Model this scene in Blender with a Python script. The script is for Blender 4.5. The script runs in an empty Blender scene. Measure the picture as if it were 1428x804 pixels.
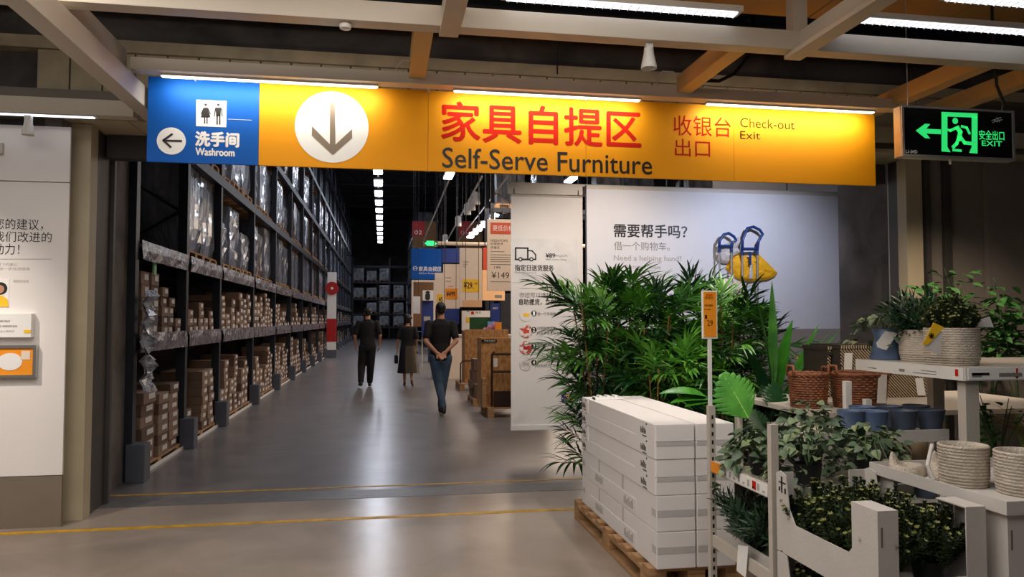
import bpy, bmesh, math, random
from mathutils import Vector, Matrix, Euler
from math import sin, cos, pi, radians, tan

random.seed(7)
SC = bpy.context.scene
COL = SC.collection

# ------------------------------------------------------------------ camera
H = 1.45
YAW = radians(9.73); PIT = radians(2.4); FPX = 1050.0
cam = bpy.data.cameras.new('camera'); cam.lens = FPX / 1428 * 36; cam.sensor_width = 36
cam.clip_start = 0.05; cam.clip_end = 200
camo = bpy.data.objects.new('camera', cam); COL.objects.link(camo)
camo.location = (0, 0, H); camo.rotation_euler = (pi/2 + PIT, 0, -YAW)
SC.camera = camo

# ------------------------------------------------------------------ world, exposure
W = bpy.data.worlds.new('world'); SC.world = W; W.use_nodes = True
W.node_tree.nodes['Background'].inputs[0].default_value = (0.75, 0.8, 1.0, 1)
W.node_tree.nodes['Background'].inputs[1].default_value = 0.04
SC.view_settings.view_transform = 'Standard'; SC.view_settings.look = 'None'
SC.view_settings.exposure = 0.0; SC.view_settings.gamma = 1.0
SC.view_settings.use_curve_mapping = False

# ------------------------------------------------------------------ lights: lamps of the place and added ones
def area(name, loc, sx, sy, power, color, rot=(0, 0, 0)):
    l = bpy.data.lights.new(name, 'AREA'); l.shape = 'RECTANGLE'; l.size = sx; l.size_y = sy
    l.energy = power; l.color = color
    o = bpy.data.objects.new(name, l); COL.objects.link(o); o.location = loc; o.rotation_euler = rot
    return o
def spot(name, loc, target, power, color, size=60, blend=0.6, rad=0.05):
    l = bpy.data.lights.new(name, 'SPOT'); l.energy = power; l.color = color
    l.spot_size = radians(size); l.spot_blend = blend; l.shadow_soft_size = rad
    o = bpy.data.objects.new(name, l); COL.objects.link(o); o.location = loc
    o.rotation_euler = (Vector(target) - Vector(loc)).to_track_quat('-Z', 'Y').to_euler()
    return o
WARM = (1.0, 0.80, 0.62); NEUT = (1.0, 0.93, 0.86); COOL = (0.72, 0.82, 1.0)
area('hall_area_light', (-0.6, 2.5, 3.4), 4.4, 1.8, 112, NEUT)
area('hall_area_light', (-0.8, 0.2, 3.3), 5.0, 1.2, 42, NEUT, (radians(58), 0, 0))  # added fill from near the viewpoint, brightens front faces, no fitting
area('hall_area_light', (-2.6, 3.6, 3.4), 2.2, 1.0, 30, NEUT)
spot('aimed_spot_light', (-3.2, 4.3, 3.0), (-3.15, 5.8, 1.0), 190, (1, .9, .8), 62, 0.9)
spot('aimed_spot_light', (1.9, 3.1, 3.0), (1.75, 4.9, 0.9), 135, (1, .93, .86), 50, 0.8)  # added spot over the carton stack, no fitting there
spot('aimed_spot_light', (1.2, 6.55, 2.86), (1.4, 7.9, 1.3), 58, NEUT, 105, 0.9)  # added under the soffit to brighten the delivery banner, no fitting
spot('aimed_spot_light', (2.35, 6.55, 2.86), (2.35, 7.9, 2.0), 80, (1, .86, .76), 110, 0.95)  # added warm spot for the trolley banner, no fitting
spot('aimed_spot_light', (3.9, 6.55, 2.86), (3.9, 7.9, 2.0), 75, (.74, .79, 1), 115, 0.95)  # added cool spot for the outer part of the trolley banner
spot('aimed_spot_light', (2.9, 5.62, 2.9), (2.0, 6.1, 1.0), 78, NEUT, 95, 0.8)  # added behind the sign to light the palms, no fitting
for k in range(4):
    area('aisle_lamps_light', (-0.2, 13 + k*12, 6.9), 0.6, 9.0, 115, (.88,.90,1))
spot('aimed_spot_light', (3.9, 4.3, 3.0), (4.5, 5.2, 1.4), 170, WARM, 75, 0.8)  # added to light the leafy shrubs behind the cream shelf
spot('aimed_spot_light', (3.2, 3.3, 3.0), (3.0, 4.4, 1.0), 60, WARM, 75, 0.8)
area('display_area_light', (2.4, 10.0, 4.4), 1.6, .5, 75, WARM, (radians(42), 0, 0))  # added in front of the display to light the nearest price board
area('display_area_light', (5.2, 18, 4.6), 5, 9, 620, WARM)
area('display_area_light', (5.0, 27, 4.6), 5, 6, 420, WARM)

# ------------------------------------------------------------------ pixel to place
_R = Vector((cos(YAW), -sin(YAW), 0)); _F = Vector((sin(YAW)*cos(PIT), cos(YAW)*cos(PIT), sin(PIT))); _U = _R.cross(_F)
def ray(px, py): return _R*((px-714)/FPX) + _U*((402-py)/FPX) + _F
def onY(px, py, y): r = ray(px, py); t = y/r.y; return Vector((r.x*t, y, H + r.z*t))
def onX(px, py, x): r = ray(px, py); t = x/r.x; return Vector((x, r.y*t, H + r.z*t))
def onZ(px, py, z=0.0): r = ray(px, py); t = (z-H)/r.z; return Vector((r.x*t, r.y*t, z))

# ------------------------------------------------------------------ materials
def s2l(c):
    return tuple(((v/255)/12.92 if v/255 <= 0.04045 else (((v/255)+0.055)/1.055)**2.4) for v in c)
MATS = {}
def mat(name, rgb, rough=0.6, metal=0.0, var=0.12, scale=6.0, bump=0.0, bscale=60.0, emit=None, estr=0.0,
        rgb2=None, trans=0.0, alpha=1.0, coat=0.0, sub=0.0, stretch=(1, 1, 1), distort=0.0, sharp=False, spec=0.5):
    if name in MATS: return MATS[name]
    m = bpy.data.materials.new(name); m.use_nodes = True; nt = m.node_tree; N = nt.nodes; L = nt.links
    b = N['Principled BSDF']
    c = s2l(rgb)
    b.inputs['Roughness'].default_value = rough; b.inputs['Metallic'].default_value = metal
    b.inputs['Specular IOR Level'].default_value = spec
    if coat: b.inputs['Coat Weight'].default_value = coat
    if trans: b.inputs['Transmission Weight'].default_value = trans
    if alpha < 1: b.inputs['Alpha'].default_value = alpha
    tc = N.new('ShaderNodeTexCoord'); mp = N.new('ShaderNodeMapping'); mp.inputs['Scale'].default_value = stretch
    L.new(tc.outputs['Object'], mp.inputs['Vector'])
    nz = N.new('ShaderNodeTexNoise'); nz.inputs['Scale'].default_value = scale; nz.inputs['Detail'].default_value = 5
    nz.inputs['Distortion'].default_value = distort
    L.new(mp.outputs[0], nz.inputs['Vector'])
    cr = N.new('ShaderNodeValToRGB')
    c2 = s2l(rgb2) if rgb2 else tuple(v*(1-var) for v in c)
    c1 = c if rgb2 else tuple(min(1, v*(1+var*0.5)) for v in c)
    cr.color_ramp.elements[0].color = (*c2, 1); cr.color_ramp.elements[1].color = (*c1, 1)
    lo, hi = (0.44, 0.56) if sharp else (0.3, 0.7)
    cr.color_ramp.elements[0].position = lo; cr.color_ramp.elements[1].position = hi
    L.new(nz.outputs['Fac'], cr.inputs[0]); L.new(cr.outputs[0], b.inputs['Base Color'])
    if bump:
        n2 = N.new('ShaderNodeTexNoise'); n2.inputs['Scale'].default_value = bscale; n2.inputs['Detail'].default_value = 3
        L.new(mp.outputs[0], n2.inputs['Vector'])
        bp = N.new('ShaderNodeBump'); bp.inputs['Strength'].default_value = bump; bp.inputs['Distance'].default_value = 0.02
        L.new(n2.outputs['Fac'], bp.inputs['Height']); L.new(bp.outputs[0], b.inputs['Normal'])
    if emit:
        b.inputs['Emission Color'].default_value = (*s2l(emit), 1); b.inputs['Emission Strength'].default_value = estr
    MATS[name] = m
    return m

M = dict(
 floor=mat('polished concrete floor', (158, 144, 131), 0.24, var=0.22, scale=1.6, bump=0.05, bscale=8, distort=0.6),
 floor2=mat('grey concrete floor', (118, 114, 114), 0.28, var=0.25, scale=2.0, bump=0.06, bscale=9, distort=0.8),
 steelplate=mat('dull steel threshold', (118, 116, 115), 0.4, 0.3, var=0.2, scale=9),
 yline=mat('worn yellow floor paint', (200, 150, 30), 0.5, var=0.35, scale=12),
 conc=mat('bare concrete', (118, 110, 104), 0.85, var=0.4, scale=2.2, bump=0.3, bscale=25, distort=0.8),
 concd=mat('dark stained concrete', (92, 86, 82), 0.85, var=0.5, scale=1.7, bump=0.2, bscale=20, distort=1.2),
 cream=mat('cream painted steel', (188, 174, 146), 0.55, var=0.08, scale=3),
 darksteel=mat('dark grey door steel', (74, 70, 68), 0.55, 0.2, var=0.2, scale=3),
 greywall=mat('grey painted wall', (128, 119, 110), 0.8, var=0.1, scale=2, bump=0.05),
 bluegrey=mat('cool grey wall', (146, 146, 154), 0.8, var=0.08, scale=2),
 board=mat('white wall board', (232, 226, 222), 0.5, var=0.03, scale=2),
 skirt=mat('taupe skirting', (122, 110, 96), 0.6, var=0.06),
 beam=mat('cream grid beam enamel', (196, 184, 166), 0.5, var=0.05, scale=2),
 beamwarm=mat('warm lit grid beam enamel', (196, 160, 106), 0.5, var=0.06, scale=2),  # ochre tone is warm light painted over the cream beam colour
 ceil=mat('dark ceiling slab', (48, 49, 52), 0.9, var=0.2, scale=2),
 ceilw=mat('dark warehouse roof', (40, 40, 43), 0.9, var=0.25, scale=0.5),
 ochre=mat('ochre ceiling panel', (176, 134, 78), 0.7, var=0.12, scale=2),
 block=mat('beige concrete block', (182, 168, 140), 0.85, var=0.2, scale=5, bump=0.2),
 led=mat('led tube glow', (255, 255, 255), 0.4, emit=(226, 236, 255), estr=2.6),
 ledw=mat('warm led glow', (255, 255, 255), 0.4, emit=(255, 238, 205), estr=7.0),
 ledfar=mat('high bay led glow', (255, 255, 255), 0.4, emit=(225, 236, 255), estr=14.0),
 white=mat('white enamel', (226, 222, 216), 0.4, var=0.04),
 offw=mat('offwhite powder coat', (196, 188, 176), 0.45, var=0.05),
 plastic=mat('white plastic', (238, 236, 232), 0.35, var=0.02),
 sblue=mat('sign blue vinyl', (0, 88, 178), 0.6, spec=0.25, var=0.03, scale=1),
 syel=mat('sign yellow vinyl', (240, 158, 8), 0.62, spec=0.25, var=0.03, scale=1),
 swhite=mat('sign white vinyl', (245, 242, 236), 0.4, var=0.02),
 sred=mat('sign red lettering', (192, 30, 10), 0.8, spec=0.15, var=0.03),
 sbrown=mat('sign brown lettering', (70, 42, 10), 0.85, spec=0.1, var=0.03),
 ink=mat('black ink', (28, 22, 22), 0.5, var=0.03),
 inkg=mat('grey ink', (128, 124, 120), 0.5, var=0.03),
 inkl=mat('pale grey ink', (176, 170, 165), 0.5, var=0.03),
 arrow=mat('taupe arrow', (132, 116, 96), 0.5, var=0.05),
 exitb=mat('black acrylic', (8, 10, 10), 0.2, var=0.02),
 exitg=mat('exit green glow', (40, 220, 110), 0.4, emit=(50, 235, 120), estr=0.7),
 exitw=mat('exit white print', (210, 210, 210), 0.4),
 alu=mat('brushed aluminium', (190, 186, 180), 0.3, 0.8, var=0.06),
 banner=mat('banner textile', (222, 217, 212), 0.75, var=0.02),
 bannerb=mat('banner textile cool', (222, 222, 226), 0.75, var=0.02),
 rackblue=mat('blue grey rack steel', (46, 50, 60), 0.45, 0.4, var=0.15),
 rackdk=mat('dark rack steel', (40, 42, 50), 0.5, 0.4, var=0.2),
 guard=mat('grey upright guard', (88, 92, 104), 0.5, 0.2, var=0.1),
 carton=mat('brown cardboard', (140, 114, 96), 0.8, var=0.14, scale=5),
 cartond=mat('dark brown cardboard', (104, 80, 66), 0.8, var=0.14, scale=5),
 label=mat('white paper label', (224, 220, 216), 0.6, var=0.1, scale=40),
 strip=mat('crumpled price strip plastic', (150, 146, 156), 0.25, var=0.5, scale=9, bump=0.8, bscale=22, rgb2=(70, 58, 66)),
 film=mat('stretch film over load', (150, 156, 172), 0.22, var=0.4, scale=3.2, bump=0.9, bscale=14, rgb2=(58, 56, 62), stretch=(1, 1, 0.35), coat=0.4),
 filmw=mat('pale wrapped load', (196, 200, 208), 0.3, var=0.3, scale=3, bump=0.7, bscale=10, rgb2=(110, 112, 122)),
 filmb=mat('brown load under film', (98, 78, 72), 0.3, var=0.3, scale=3, bump=0.6, bscale=12, rgb2=(46, 38, 40)),
 wood=mat('pallet wood', (176, 136, 94), 0.8, var=0.35, scale=7, stretch=(1, 1, 6), bump=0.2, bscale=30),
 osb=mat('strand board', (206, 154, 96), 0.7, var=0.45, scale=22, stretch=(1, 1, 0.5), rgb2=(150, 100, 52)),
 red=mat('red paint', (176, 22, 22), 0.5, var=0.08),
 redd=mat('red print', (205, 72, 40), 0.5, var=0.05),
 tanp=mat('tan aisle banner', (118, 82, 46), 0.7, var=0.08),
 dblue=mat('deep blue panel', (22, 52, 132), 0.5, var=0.08),
 price=mat('price board paper', (232, 214, 196), 0.6, var=0.03),
 peach=mat('peach lit board', (240, 190, 140), 0.6, var=0.05),
 yellowp=mat('yellow price card', (246, 196, 40), 0.5, var=0.04),
 green=mat('green panel', (18, 84, 42), 0.5, var=0.2),
 orange=mat('orange box print', (242, 150, 30), 0.5, var=0.05),
 purple=mat('purple textile', (150, 92, 122), 0.85, var=0.25, scale=12),
 white_card=mat('white carton board', (236, 232, 230), 0.6, var=0.03, scale=4),
 tape=mat('grey packing tape', (198, 194, 192), 0.3, var=0.06, scale=20),
 cardw=mat('display carton white', (200, 194, 188), 0.7, var=0.05, scale=6, bump=0.06, bscale=80),
 bpot=mat('blue plant pot', (84, 104, 136), 0.45, var=0.1, scale=8),
 bpotd=mat('slate blue plant pot', (70, 80, 98), 0.45, var=0.1, scale=8),
 blackpot=mat('black nursery pot', (26, 26, 26), 0.5, var=0.1),
 soil=mat('dark potting soil', (46, 34, 26), 0.95, var=0.4, scale=40),
 rope=mat('undyed cotton rope', (196, 184, 168), 0.85, var=0.2, scale=18, bump=0.5, bscale=120),
 wicker=mat('brown wicker', (142, 86, 54), 0.6, var=0.45, scale=30, bump=0.4, bscale=90),
 stripe=mat('dark woven cord', (52, 44, 36), 0.8, var=0.3, scale=30),
 stripel=mat('pale woven cord', (190, 170, 136), 0.8, var=0.2, scale=30),
 lbam=mat('bamboo leaf green', (60, 120, 42), 0.42, var=0.3, scale=7, rgb2=(22, 62, 24)),  # darker second green paints foliage shade into the leaves
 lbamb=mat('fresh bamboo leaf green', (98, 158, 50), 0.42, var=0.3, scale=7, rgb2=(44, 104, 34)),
 ldrac=mat('bright broad leaf green', (74, 150, 40), 0.4, var=0.25, scale=6, rgb2=(34, 98, 26)),
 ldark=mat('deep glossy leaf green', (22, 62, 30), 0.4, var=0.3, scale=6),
 lmon=mat('monstera leaf green', (84, 150, 56), 0.42, var=0.18, scale=10, rgb2=(54, 116, 40)),
 lpot=mat('grey green pothos leaf', (120, 140, 108), 0.5, var=0.3, scale=14, rgb2=(62, 84, 62)),
 lpoty=mat('pale pothos leaf', (154, 168, 120), 0.5, var=0.3, scale=14, rgb2=(96, 118, 82)),
 lfig=mat('fig leaf green', (78, 128, 62), 0.45, var=0.3, scale=9, rgb2=(38, 84, 36)),
 lbox=mat('box shrub green', (66, 84, 40), 0.55, var=0.3, scale=14, rgb2=(32, 50, 24)),
 ltip=mat('pale shrub tips', (176, 172, 104), 0.55, var=0.25, scale=14, rgb2=(122, 128, 66)),
 lyel=mat('golden grass', (196, 160, 70), 0.6, var=0.3, scale=8, rgb2=(120, 96, 36)),
 cane=mat('bamboo cane', (164, 116, 64), 0.5, var=0.25, scale=12),
 stem=mat('green stem', (62, 92, 44), 0.6, var=0.2),
 hblue=mat('blue handle plastic', (26, 58, 118), 0.35, var=0.05),
 bagy=mat('yellow bag fabric', (248, 182, 12), 0.7, var=0.1, scale=8),
 bagw=mat('white bag fabric', (206, 200, 194), 0.75, var=0.1, scale=8),
 chrome=mat('steel tube', (190, 190, 192), 0.25, 0.7, var=0.04),
 black=mat('black metal', (20, 18, 18), 0.45, 0.3, var=0.1),
 rust=mat('dark brown metal cart', (54, 34, 28), 0.5, 0.4, var=0.1),
 skin=mat('skin', (186, 134, 106), 0.55, var=0.06),
 hair=mat('black hair', (18, 15, 15), 0.55, var=0.3, scale=40, stretch=(4, 4, 1)),
 shirt=mat('black cotton', (9, 9, 12), 0.85, var=0.2, scale=10),
 jeans=mat('faded blue denim', (70, 92, 116), 0.85, var=0.3, scale=6),
 trous=mat('black trousers', (10, 9, 12), 0.85, var=0.2),
 shoe=mat('black shoe leather', (20, 18, 18), 0.5, var=0.1),
 sheer=mat('sheer beige skirt fabric', (150, 130, 110), 0.8, var=0.1, alpha=0.28),
 clearfilm=mat('crumpled clear film', (196, 200, 210), 0.2, var=0.3, scale=12, bump=0.9, bscale=30, rgb2=(90, 92, 104), coat=0.3),
)

# ------------------------------------------------------------------ mesh builder
class MB:
    def __init__(s): s.v = []; s.f = []; s.smooth = False
    def add(s, vs, fs):
        n = len(s.v); s.v += [Vector(v) for v in vs]; s.f += [tuple(i+n for i in f) for f in fs]; return s
    def box(s, x0, x1, y0, y1, z0, z1):
        if x0 > x1: x0, x1 = x1, x0
        if y0 > y1: y0, y1 = y1, y0
        if z0 > z1: z0, z1 = z1, z0
        return s.add([(x0,y0,z0),(x1,y0,z0),(x1,y1,z0),(x0,y1,z0),(x0,y0,z1),(x1,y0,z1),(x1,y1,z1),(x0,y1,z1)],
                     [(0,3,2,1),(4,5,6,7),(0,1,5,4),(1,2,6,5),(2,3,7,6),(3,0,4,7)])
    def bbox(s, x0, x1, y0, y1, z0, z1, b=0.005):     # bevelled box
        bm = bmesh.new(); bmesh.ops.create_cube(bm, size=1)
        for v in bm.verts:
            v.co = Vector(((x0+x1)/2 + v.co.x*(x1-x0), (y0+y1)/2 + v.co.y*(y1-y0), (z0+z1)/2 + v.co.z*(z1-z0)))
        bmesh.ops.bevel(bm, geom=bm.edges[:], offset=b, segments=2, affect='EDGES', profile=0.7)
        bm.verts.index_update(); s.add([v.co.copy() for v in bm.verts], [tuple(v.index for v in f.verts) for f in bm.faces]); bm.free(); return s
    def tube(s, pts, r, n=8, cap=True):
        pts = [Vector(p) for p in pts]; rs = r if isinstance(r, (list, tuple)) else [r]*len(pts)
        base = len(s.v); up = None
        for i, p in enumerate(pts):
            t = (pts[min(i+1, len(pts)-1)] - pts[max(i-1, 0)]).normalized()
            if up is None:
                up = Vector((0,0,1)) if abs(t.z) < 0.9 else Vector((1,0,0))
            a = t.cross(up).normalized(); b = a.cross(t).normalized(); up = b
            for k in range(n):
                an = 2*pi*k/n; s.v.append(p + (a*cos(an) + b*sin(an))*rs[i])
        for i in range(len(pts)-1):
            for k in range(n):
                q = base + i*n; s.f.append((q+k, q+(k+1) % n, q+n+(k+1) % n, q+n+k))
        if cap:
            s.f.append(tuple(base+k for k in range(n))[::-1]); q = base+(len(pts)-1)*n; s.f.append(tuple(q+k for k in range(n)))
        return s
    def lathe(s, prof, n=24, c=(0, 0, 0), cap0=True, cap1=True, ax=(1, 1)):
        base = len(s.v); cx, cy, cz = c
        for r, z in prof:
            for k in range(n):
                a = 2*pi*k/n; s.v.append(Vector((cx+r*cos(a)*ax[0], cy+r*sin(a)*ax[1], cz+z)))
        for i in range(len(prof)-1):
            for k in range(n):
                q = base+i*n; s.f.append((q+k, q+(k+1) % n, q+n+(k+1) % n, q+n+k))
        if cap0: s.f.append(tuple(base+k for k in range(n))[::-1])
        if cap1: q = base+(len(prof)-1)*n; s.f.append(tuple(q+k for k in range(n)))
        return s
    def prismY(s, poly, y0, y1):       # poly of (x,z), extruded along y
        n = len(poly); vs = [(x, y0, z) for x, z in poly] + [(x, y1, z) for x, z in poly]
        fs = [tuple(range(n))[::-1], tuple(range(n, 2*n))] + [(i, (i+1) % n, n+(i+1) % n, n+i) for i in range(n)]
        return s.add(vs, fs)
    def prismX(s, poly, x0, x1):       # poly of (y,z)
        n = len(poly); vs = [(x0, y, z) for y, z in poly] + [(x1, y, z) for y, z in poly]
        fs = [tuple(range(n)), tuple(range(n, 2*n))[::-1]] + [((i+1) % n, i, n+i, n+(i+1) % n) for i in range(n)]
        return s.add(vs, fs)
    def stroke(s, pts, w, y, th=0.002):   # thick polyline in the plane facing the hall
        for i in range(len(pts)-1):
            a = Vector(pts[i]); b = Vector(pts[i+1]); d = (b-a)
            if d.length < 1e-6: continue
            d.normalize(); nn = Vector((-d.y, d.x))*w/2; e = d*w*0.3
            s.prismY([tuple(a-e+nn), tuple(a-e-nn), tuple(b+e-nn), tuple(b+e+nn)], y-th, y)
        return s
    def disc(s, cx, cz, r, y, th=0.002, n=40, inner=0):
        if inner:
            for k in range(n):
                a, b = 2*pi*k/n, 2*pi*(k+1)/n
                s.prismY([(cx+r*cos(a), cz+r*sin(a)), (cx+inner*cos(a), cz+inner*sin(a)), (cx+inner*cos(b), cz+inner*sin(b)), (cx+r*cos(b), cz+r*sin(b))], y-th, y)
            return s
        return s.prismY([(cx+r*cos(2*pi*k/n), cz+r*sin(2*pi*k/n)) for k in range(n)], y-th, y)
    def mesh(s, name, m, smooth=False, off=None):
        me = bpy.data.meshes.new(name); vs = s.v if off is None else [v-off for v in s.v]
        me.from_pydata([tuple(v) for v in vs], [], s.f)
        if m: me.materials.append(m)
        if smooth: me.polygons.foreach_set('use_smooth', [True]*len(me.polygons))
        me.update(); return me
    def build(s, name, m, parent=None, smooth=False, local=False):
        off = None
        if parent is not None and not local:
            off = parent.location if parent.parent is None else parent.location + parent.parent.location
        o = bpy.data.objects.new(name, s.mesh(name, m, smooth, off)); COL.objects.link(o)
        if parent is not None: o.parent = parent
        return o

def tag(o, label=None, cat=None, group=None, kind=None):
    if label: o['label'] = label
    if cat: o['category'] = cat
    if group: o['group'] = group
    if kind: o['kind'] = kind
    return o
def thing(name, label, cat, loc=(0, 0, 0), rz=0, group=None):
    o = bpy.data.objects.new(name, None); COL.objects.link(o); o.empty_display_size = 0.1
    o.location = loc; o.rotation_euler = (0, 0, rz); return tag(o, label, cat, group)
def struct(name, mb, m, parent=None):
    o = mb.build(name, m, parent)
    if parent is None: o['kind'] = 'structure'
    return o
def inst(name, me, parent, loc=(0, 0, 0), rot=(0, 0, 0), sc=1.0):
    o = bpy.data.objects.new(name, me); COL.objects.link(o)
    if parent is not None: o.parent = parent
    o.location = loc; o.rotation_euler = rot
    o.scale = (sc, sc, sc) if not isinstance(sc, (tuple, list)) else sc
    return o
def clone(root, loc, rz=None, label=None, group=None, sc=None):
    r = root.copy(); COL.objects.link(r); r.location = loc
    if rz is not None: r.rotation_euler = (0, 0, rz)
    if label: r['label'] = label
    if group: r['group'] = group
    if sc: r.scale = sc
    for ch in list(root.children):
        c = ch.copy(); COL.objects.link(c); c.parent = r
        for g in ch.children:
            d = g.copy(); COL.objects.link(d); d.parent = c
    return r
_DG = None
def text(name, body, p0, p1, y, m, parent, bold=0.0, th=0.0012, keep=False):
    """lettering fitted to the rectangle p0=(x,ztop) p1=(x,zbottom) on the plane y (facing the hall)"""
    cu = bpy.data.curves.new('t', 'FONT'); cu.body = body; cu.resolution_u = 3; 
    o = bpy.data.objects.new('t', cu); COL.objects.link(o)
    dg = bpy.context.evaluated_depsgraph_get(); dg.update()
    me = bpy.data.meshes.new_from_object(o.evaluated_get(dg)); bpy.data.objects.remove(o); bpy.data.curves.remove(cu)
    xs = [v.co.x for v in me.vertices]; ys = [v.co.y for v in me.vertices]
    x0, x1, z1, z0 = p0[0], p1[0], p0[1], p1[1]
    sx = (x1-x0)/(max(xs)-min(xs)); sz = (z1-z0)/(max(ys)-min(ys))
    off = parent.location if parent is not None else Vector((0, 0, 0))
    if parent is not None and parent.parent is not None: off = off + parent.parent.location
    mx, my = min(xs), min(ys)
    for v in me.vertices:
        v.co = Vector((x0 + (v.co.x-mx)*sx, y-th, z0 + (v.co.y-my)*sz)) - off
    if bold:      # heavier weight: the outline is laid down again a hair to each side
        e = bold*sz*1.6
        base = [v.co.copy() for v in me.vertices]; fcs = [tuple(p.vertices) for p in me.polygons]; vs = []; fs = []
        for i, (dx, dz) in enumerate(((0, 0), (e, 0), (-e, 0), (0, e), (0, -e))):
            n0 = len(vs); vs += [(c.x+dx, c.y-i*.00006, c.z+dz) for c in base]; fs += [tuple(q+n0 for q in f) for f in fcs]
        me = bpy.data.meshes.new(name); me.from_pydata(vs, [], fs)
    me.materials.clear(); me.materials.append(m); me.name = name
    q = bpy.data.objects.new(name, me); COL.objects.link(q)
    if parent is not None: q.parent = parent
    return q
def xz(px, py, y): p = onY(px, py, y); return (p.x, p.z)
def ptext(name, body, ax, ay, bx, by, y, m, parent, bold=0.0):
    # measured on the photograph: left/right columns and the rows at each
    a = onY(ax, ay, y); b = onY(bx, by, y)
    return text(name, body, (a.x, a.z), (b.x, b.z), y, m, parent, bold)
ORD = ['zeroth', 'first', 'second', 'third', 'fourth', 'fifth', 'sixth', 'seventh', 'eighth', 'ninth', 'tenth', 'eleventh',
       'twelfth', 'thirteenth', 'fourteenth', 'fifteenth', 'sixteenth', 'seventeenth', 'eighteenth', 'nineteenth', 'twentieth']

# ================================================================== SETTING
YW = 5.95                       # plane of the dividing wall
XL, XR = -2.14, 4.62            # opening between the door posts
struct('floor', MB().box(-7, 9, -2.5, 6.32, -0.1, 0), M['floor'])
struct('floor', MB().box(-14, 16, 6.62, 62, -0.1, 0), M['floor2'])
struct('trim_1', MB().box(-7, 9, 6.32, 6.62, -0.1, 0.002), M['steelplate'])
struct('trim_2', MB().box(-2.6, 5.0, 5.66, 5.72, 0.0, 0.0025), M['yline'])
struct('trim_3', MB().box(-2.3, 4.8, 6.74, 6.775, 0.0, 0.0025), M['yline'])
# hall ceiling, warehouse roof
struct('ceiling', MB().box(-7, 9, -2.5, 5.95, 4.25, 4.45), M['ceil'])
struct('ceiling', MB().box(-14, 16, 7.1, 62, 9.6, 9.8), M['ceilw'])
struct('wall_back', MB().box(-14, 16, 61.8, 62, -0.1, 9.6), M['concd'])
struct('wall_left', MB().box(-7.2, -7, -2.5, 6, -0.1, 4.4), M['greywall'])
struct('wall_right', MB().box(9, 9.2, -2.5, 6, -0.1, 4.4), M['greywall'])
# dividing wall: left part, right part, lintel
struct('wall_front_left', MB().box(-7, -2.28, YW, 7.35, 0, 2.95), M['conc'])
struct('wall_front_right', MB().box(4.86, 9, YW+.1, 7.2, 0, 2.95), M['greywall'])
struct('wall_jamb_right', MB().box(4.72, 4.86, 6.3, 7.2, 0, 2.95), M['concd'])
lint = struct('wall_lintel', MB().box(-7, 9, 6.05, 7.1, 2.95, 9.6), M['concd'])
p0 = onY(158, 54, YW)
zb = 3.66
bw = 0.225
me_block = MB().bbox(-bw/2+.006, bw/2-.006, -.05, .05, -.145, .145, .006).mesh('block', M['block'])
k = 0; x = -2.4
while x < 5.2:
    inst('block', me_block, lint, (x, 6.0, 3.29)); x += bw; k += 1
struct('trim_4', MB().box(-7, 9, 5.93, 6.05, 3.44, 3.53), M['block'])
struct('trim_5', MB().box(-7, 9, 5.93, 6.05, 2.95, 3.14), M['greywall'])
# soffit cladding over the opening
for i in range(20):
    pass
sof = struct('trim_6', MB().box(-3.6, 6.2, 5.9, 7.1, 2.935, 2.95), M['cream'])
for i in range(28):
    struct('panel', MB().box(-3.6+i*.35+.004, -3.6+(i+1)*.35-.004, 5.86, 7.1, 2.905, 2.934), M['cream'], sof)
struct('trim_7', MB().box(XL+.0, XR, 6.3, 6.42, 2.72, 2.90), M['darksteel'])
# door posts: cream columns and dark guide frames either side
def post_l():
    struct('trim_8', MB().box(-2.28, -2.14, 5.98, 6.12, 0, 2.9), M['cream'])
    struct('trim_9', MB().box(-2.26, -2.16, 6.13, 6.5, 0, 2.9).box(-2.18, -2.13, 6.46, 6.5, 0, 2.9).box(-2.18, -2.15, 6.13, 6.2, 0, 2.9), M['darksteel'])
    struct('trim_10', MB().box(-2.40, -2.285, 5.84, 5.98, 0, 2.9), M['conc'])
    struct('baseboard_left', MB().box(-2.41, -2.28, 5.82, 5.839, 0, 0.14), M['conc'])
post_l()
struct('trim_11', MB().box(4.62, 4.78, 6.02, 6.14, 0, 2.9), M['cream'])
struct('trim_12', MB().box(4.62, 4.78, 6.141, 6.26, 0, 2.9), M['darksteel'])
struct('trim_13', MB().tube([(4.69, 6.33, 0), (4.69, 6.33, 2.9)], .025, 10), M['offw'])
struct('trim_14', MB().box(4.80, 4.84, 5.99, 6.04, 0, 2.9).box(4.99, 5.06, 6.0, 6.04, 0, 2.9), M['darksteel'])
struct('trim_15', MB().box(5.42, 7.8, 5.99, 6.04, 0, 2.9), M['greywall'])
struct('wall_side', MB().box(5.30, 5.45, 7.2, 11.5, 0, 5.0), M['bluegrey'])

# ---- left wall board
Yb = 5.82
wb = thing('wall_board', 'white information board lit by a spot, with black Chinese heading, beside the concrete pier', 'board', (-3.6, Yb, 0))
a = onY(93, 255, Yb); 
xr = onY(92, 450, Yb).x
MB().bbox(-5.4, xr, Yb, Yb+.02, 0.36, a.z, .003).build('panel', M['board'], wb)
MB().bbox(-5.4, xr, Yb+.001, Yb+.02, a.z+.006, onY(94, 177, Yb).z, .003).build('panel', M['board'], wb)
MB().box(-5.4, xr, Yb-.006, Yb+.02, 0.0, 0.355).build('skirting', M['skirt'], wb)
ptext('lettering', '您的建议，', -9, 304, 60, 321, Yb, M['ink'], wb)
ptext('lettering', '我们改进的', -9, 322, 72, 338, Yb, M['ink'], wb)
ptext('lettering', '动力！', -9, 339, 27, 355, Yb, M['ink'], wb)
o = MB()
for (x0, x1, y) in ((-9, 72, 361), ): o.stroke([xz(x0, y, Yb), xz(x1, y, Yb)], .004, Yb)
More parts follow.
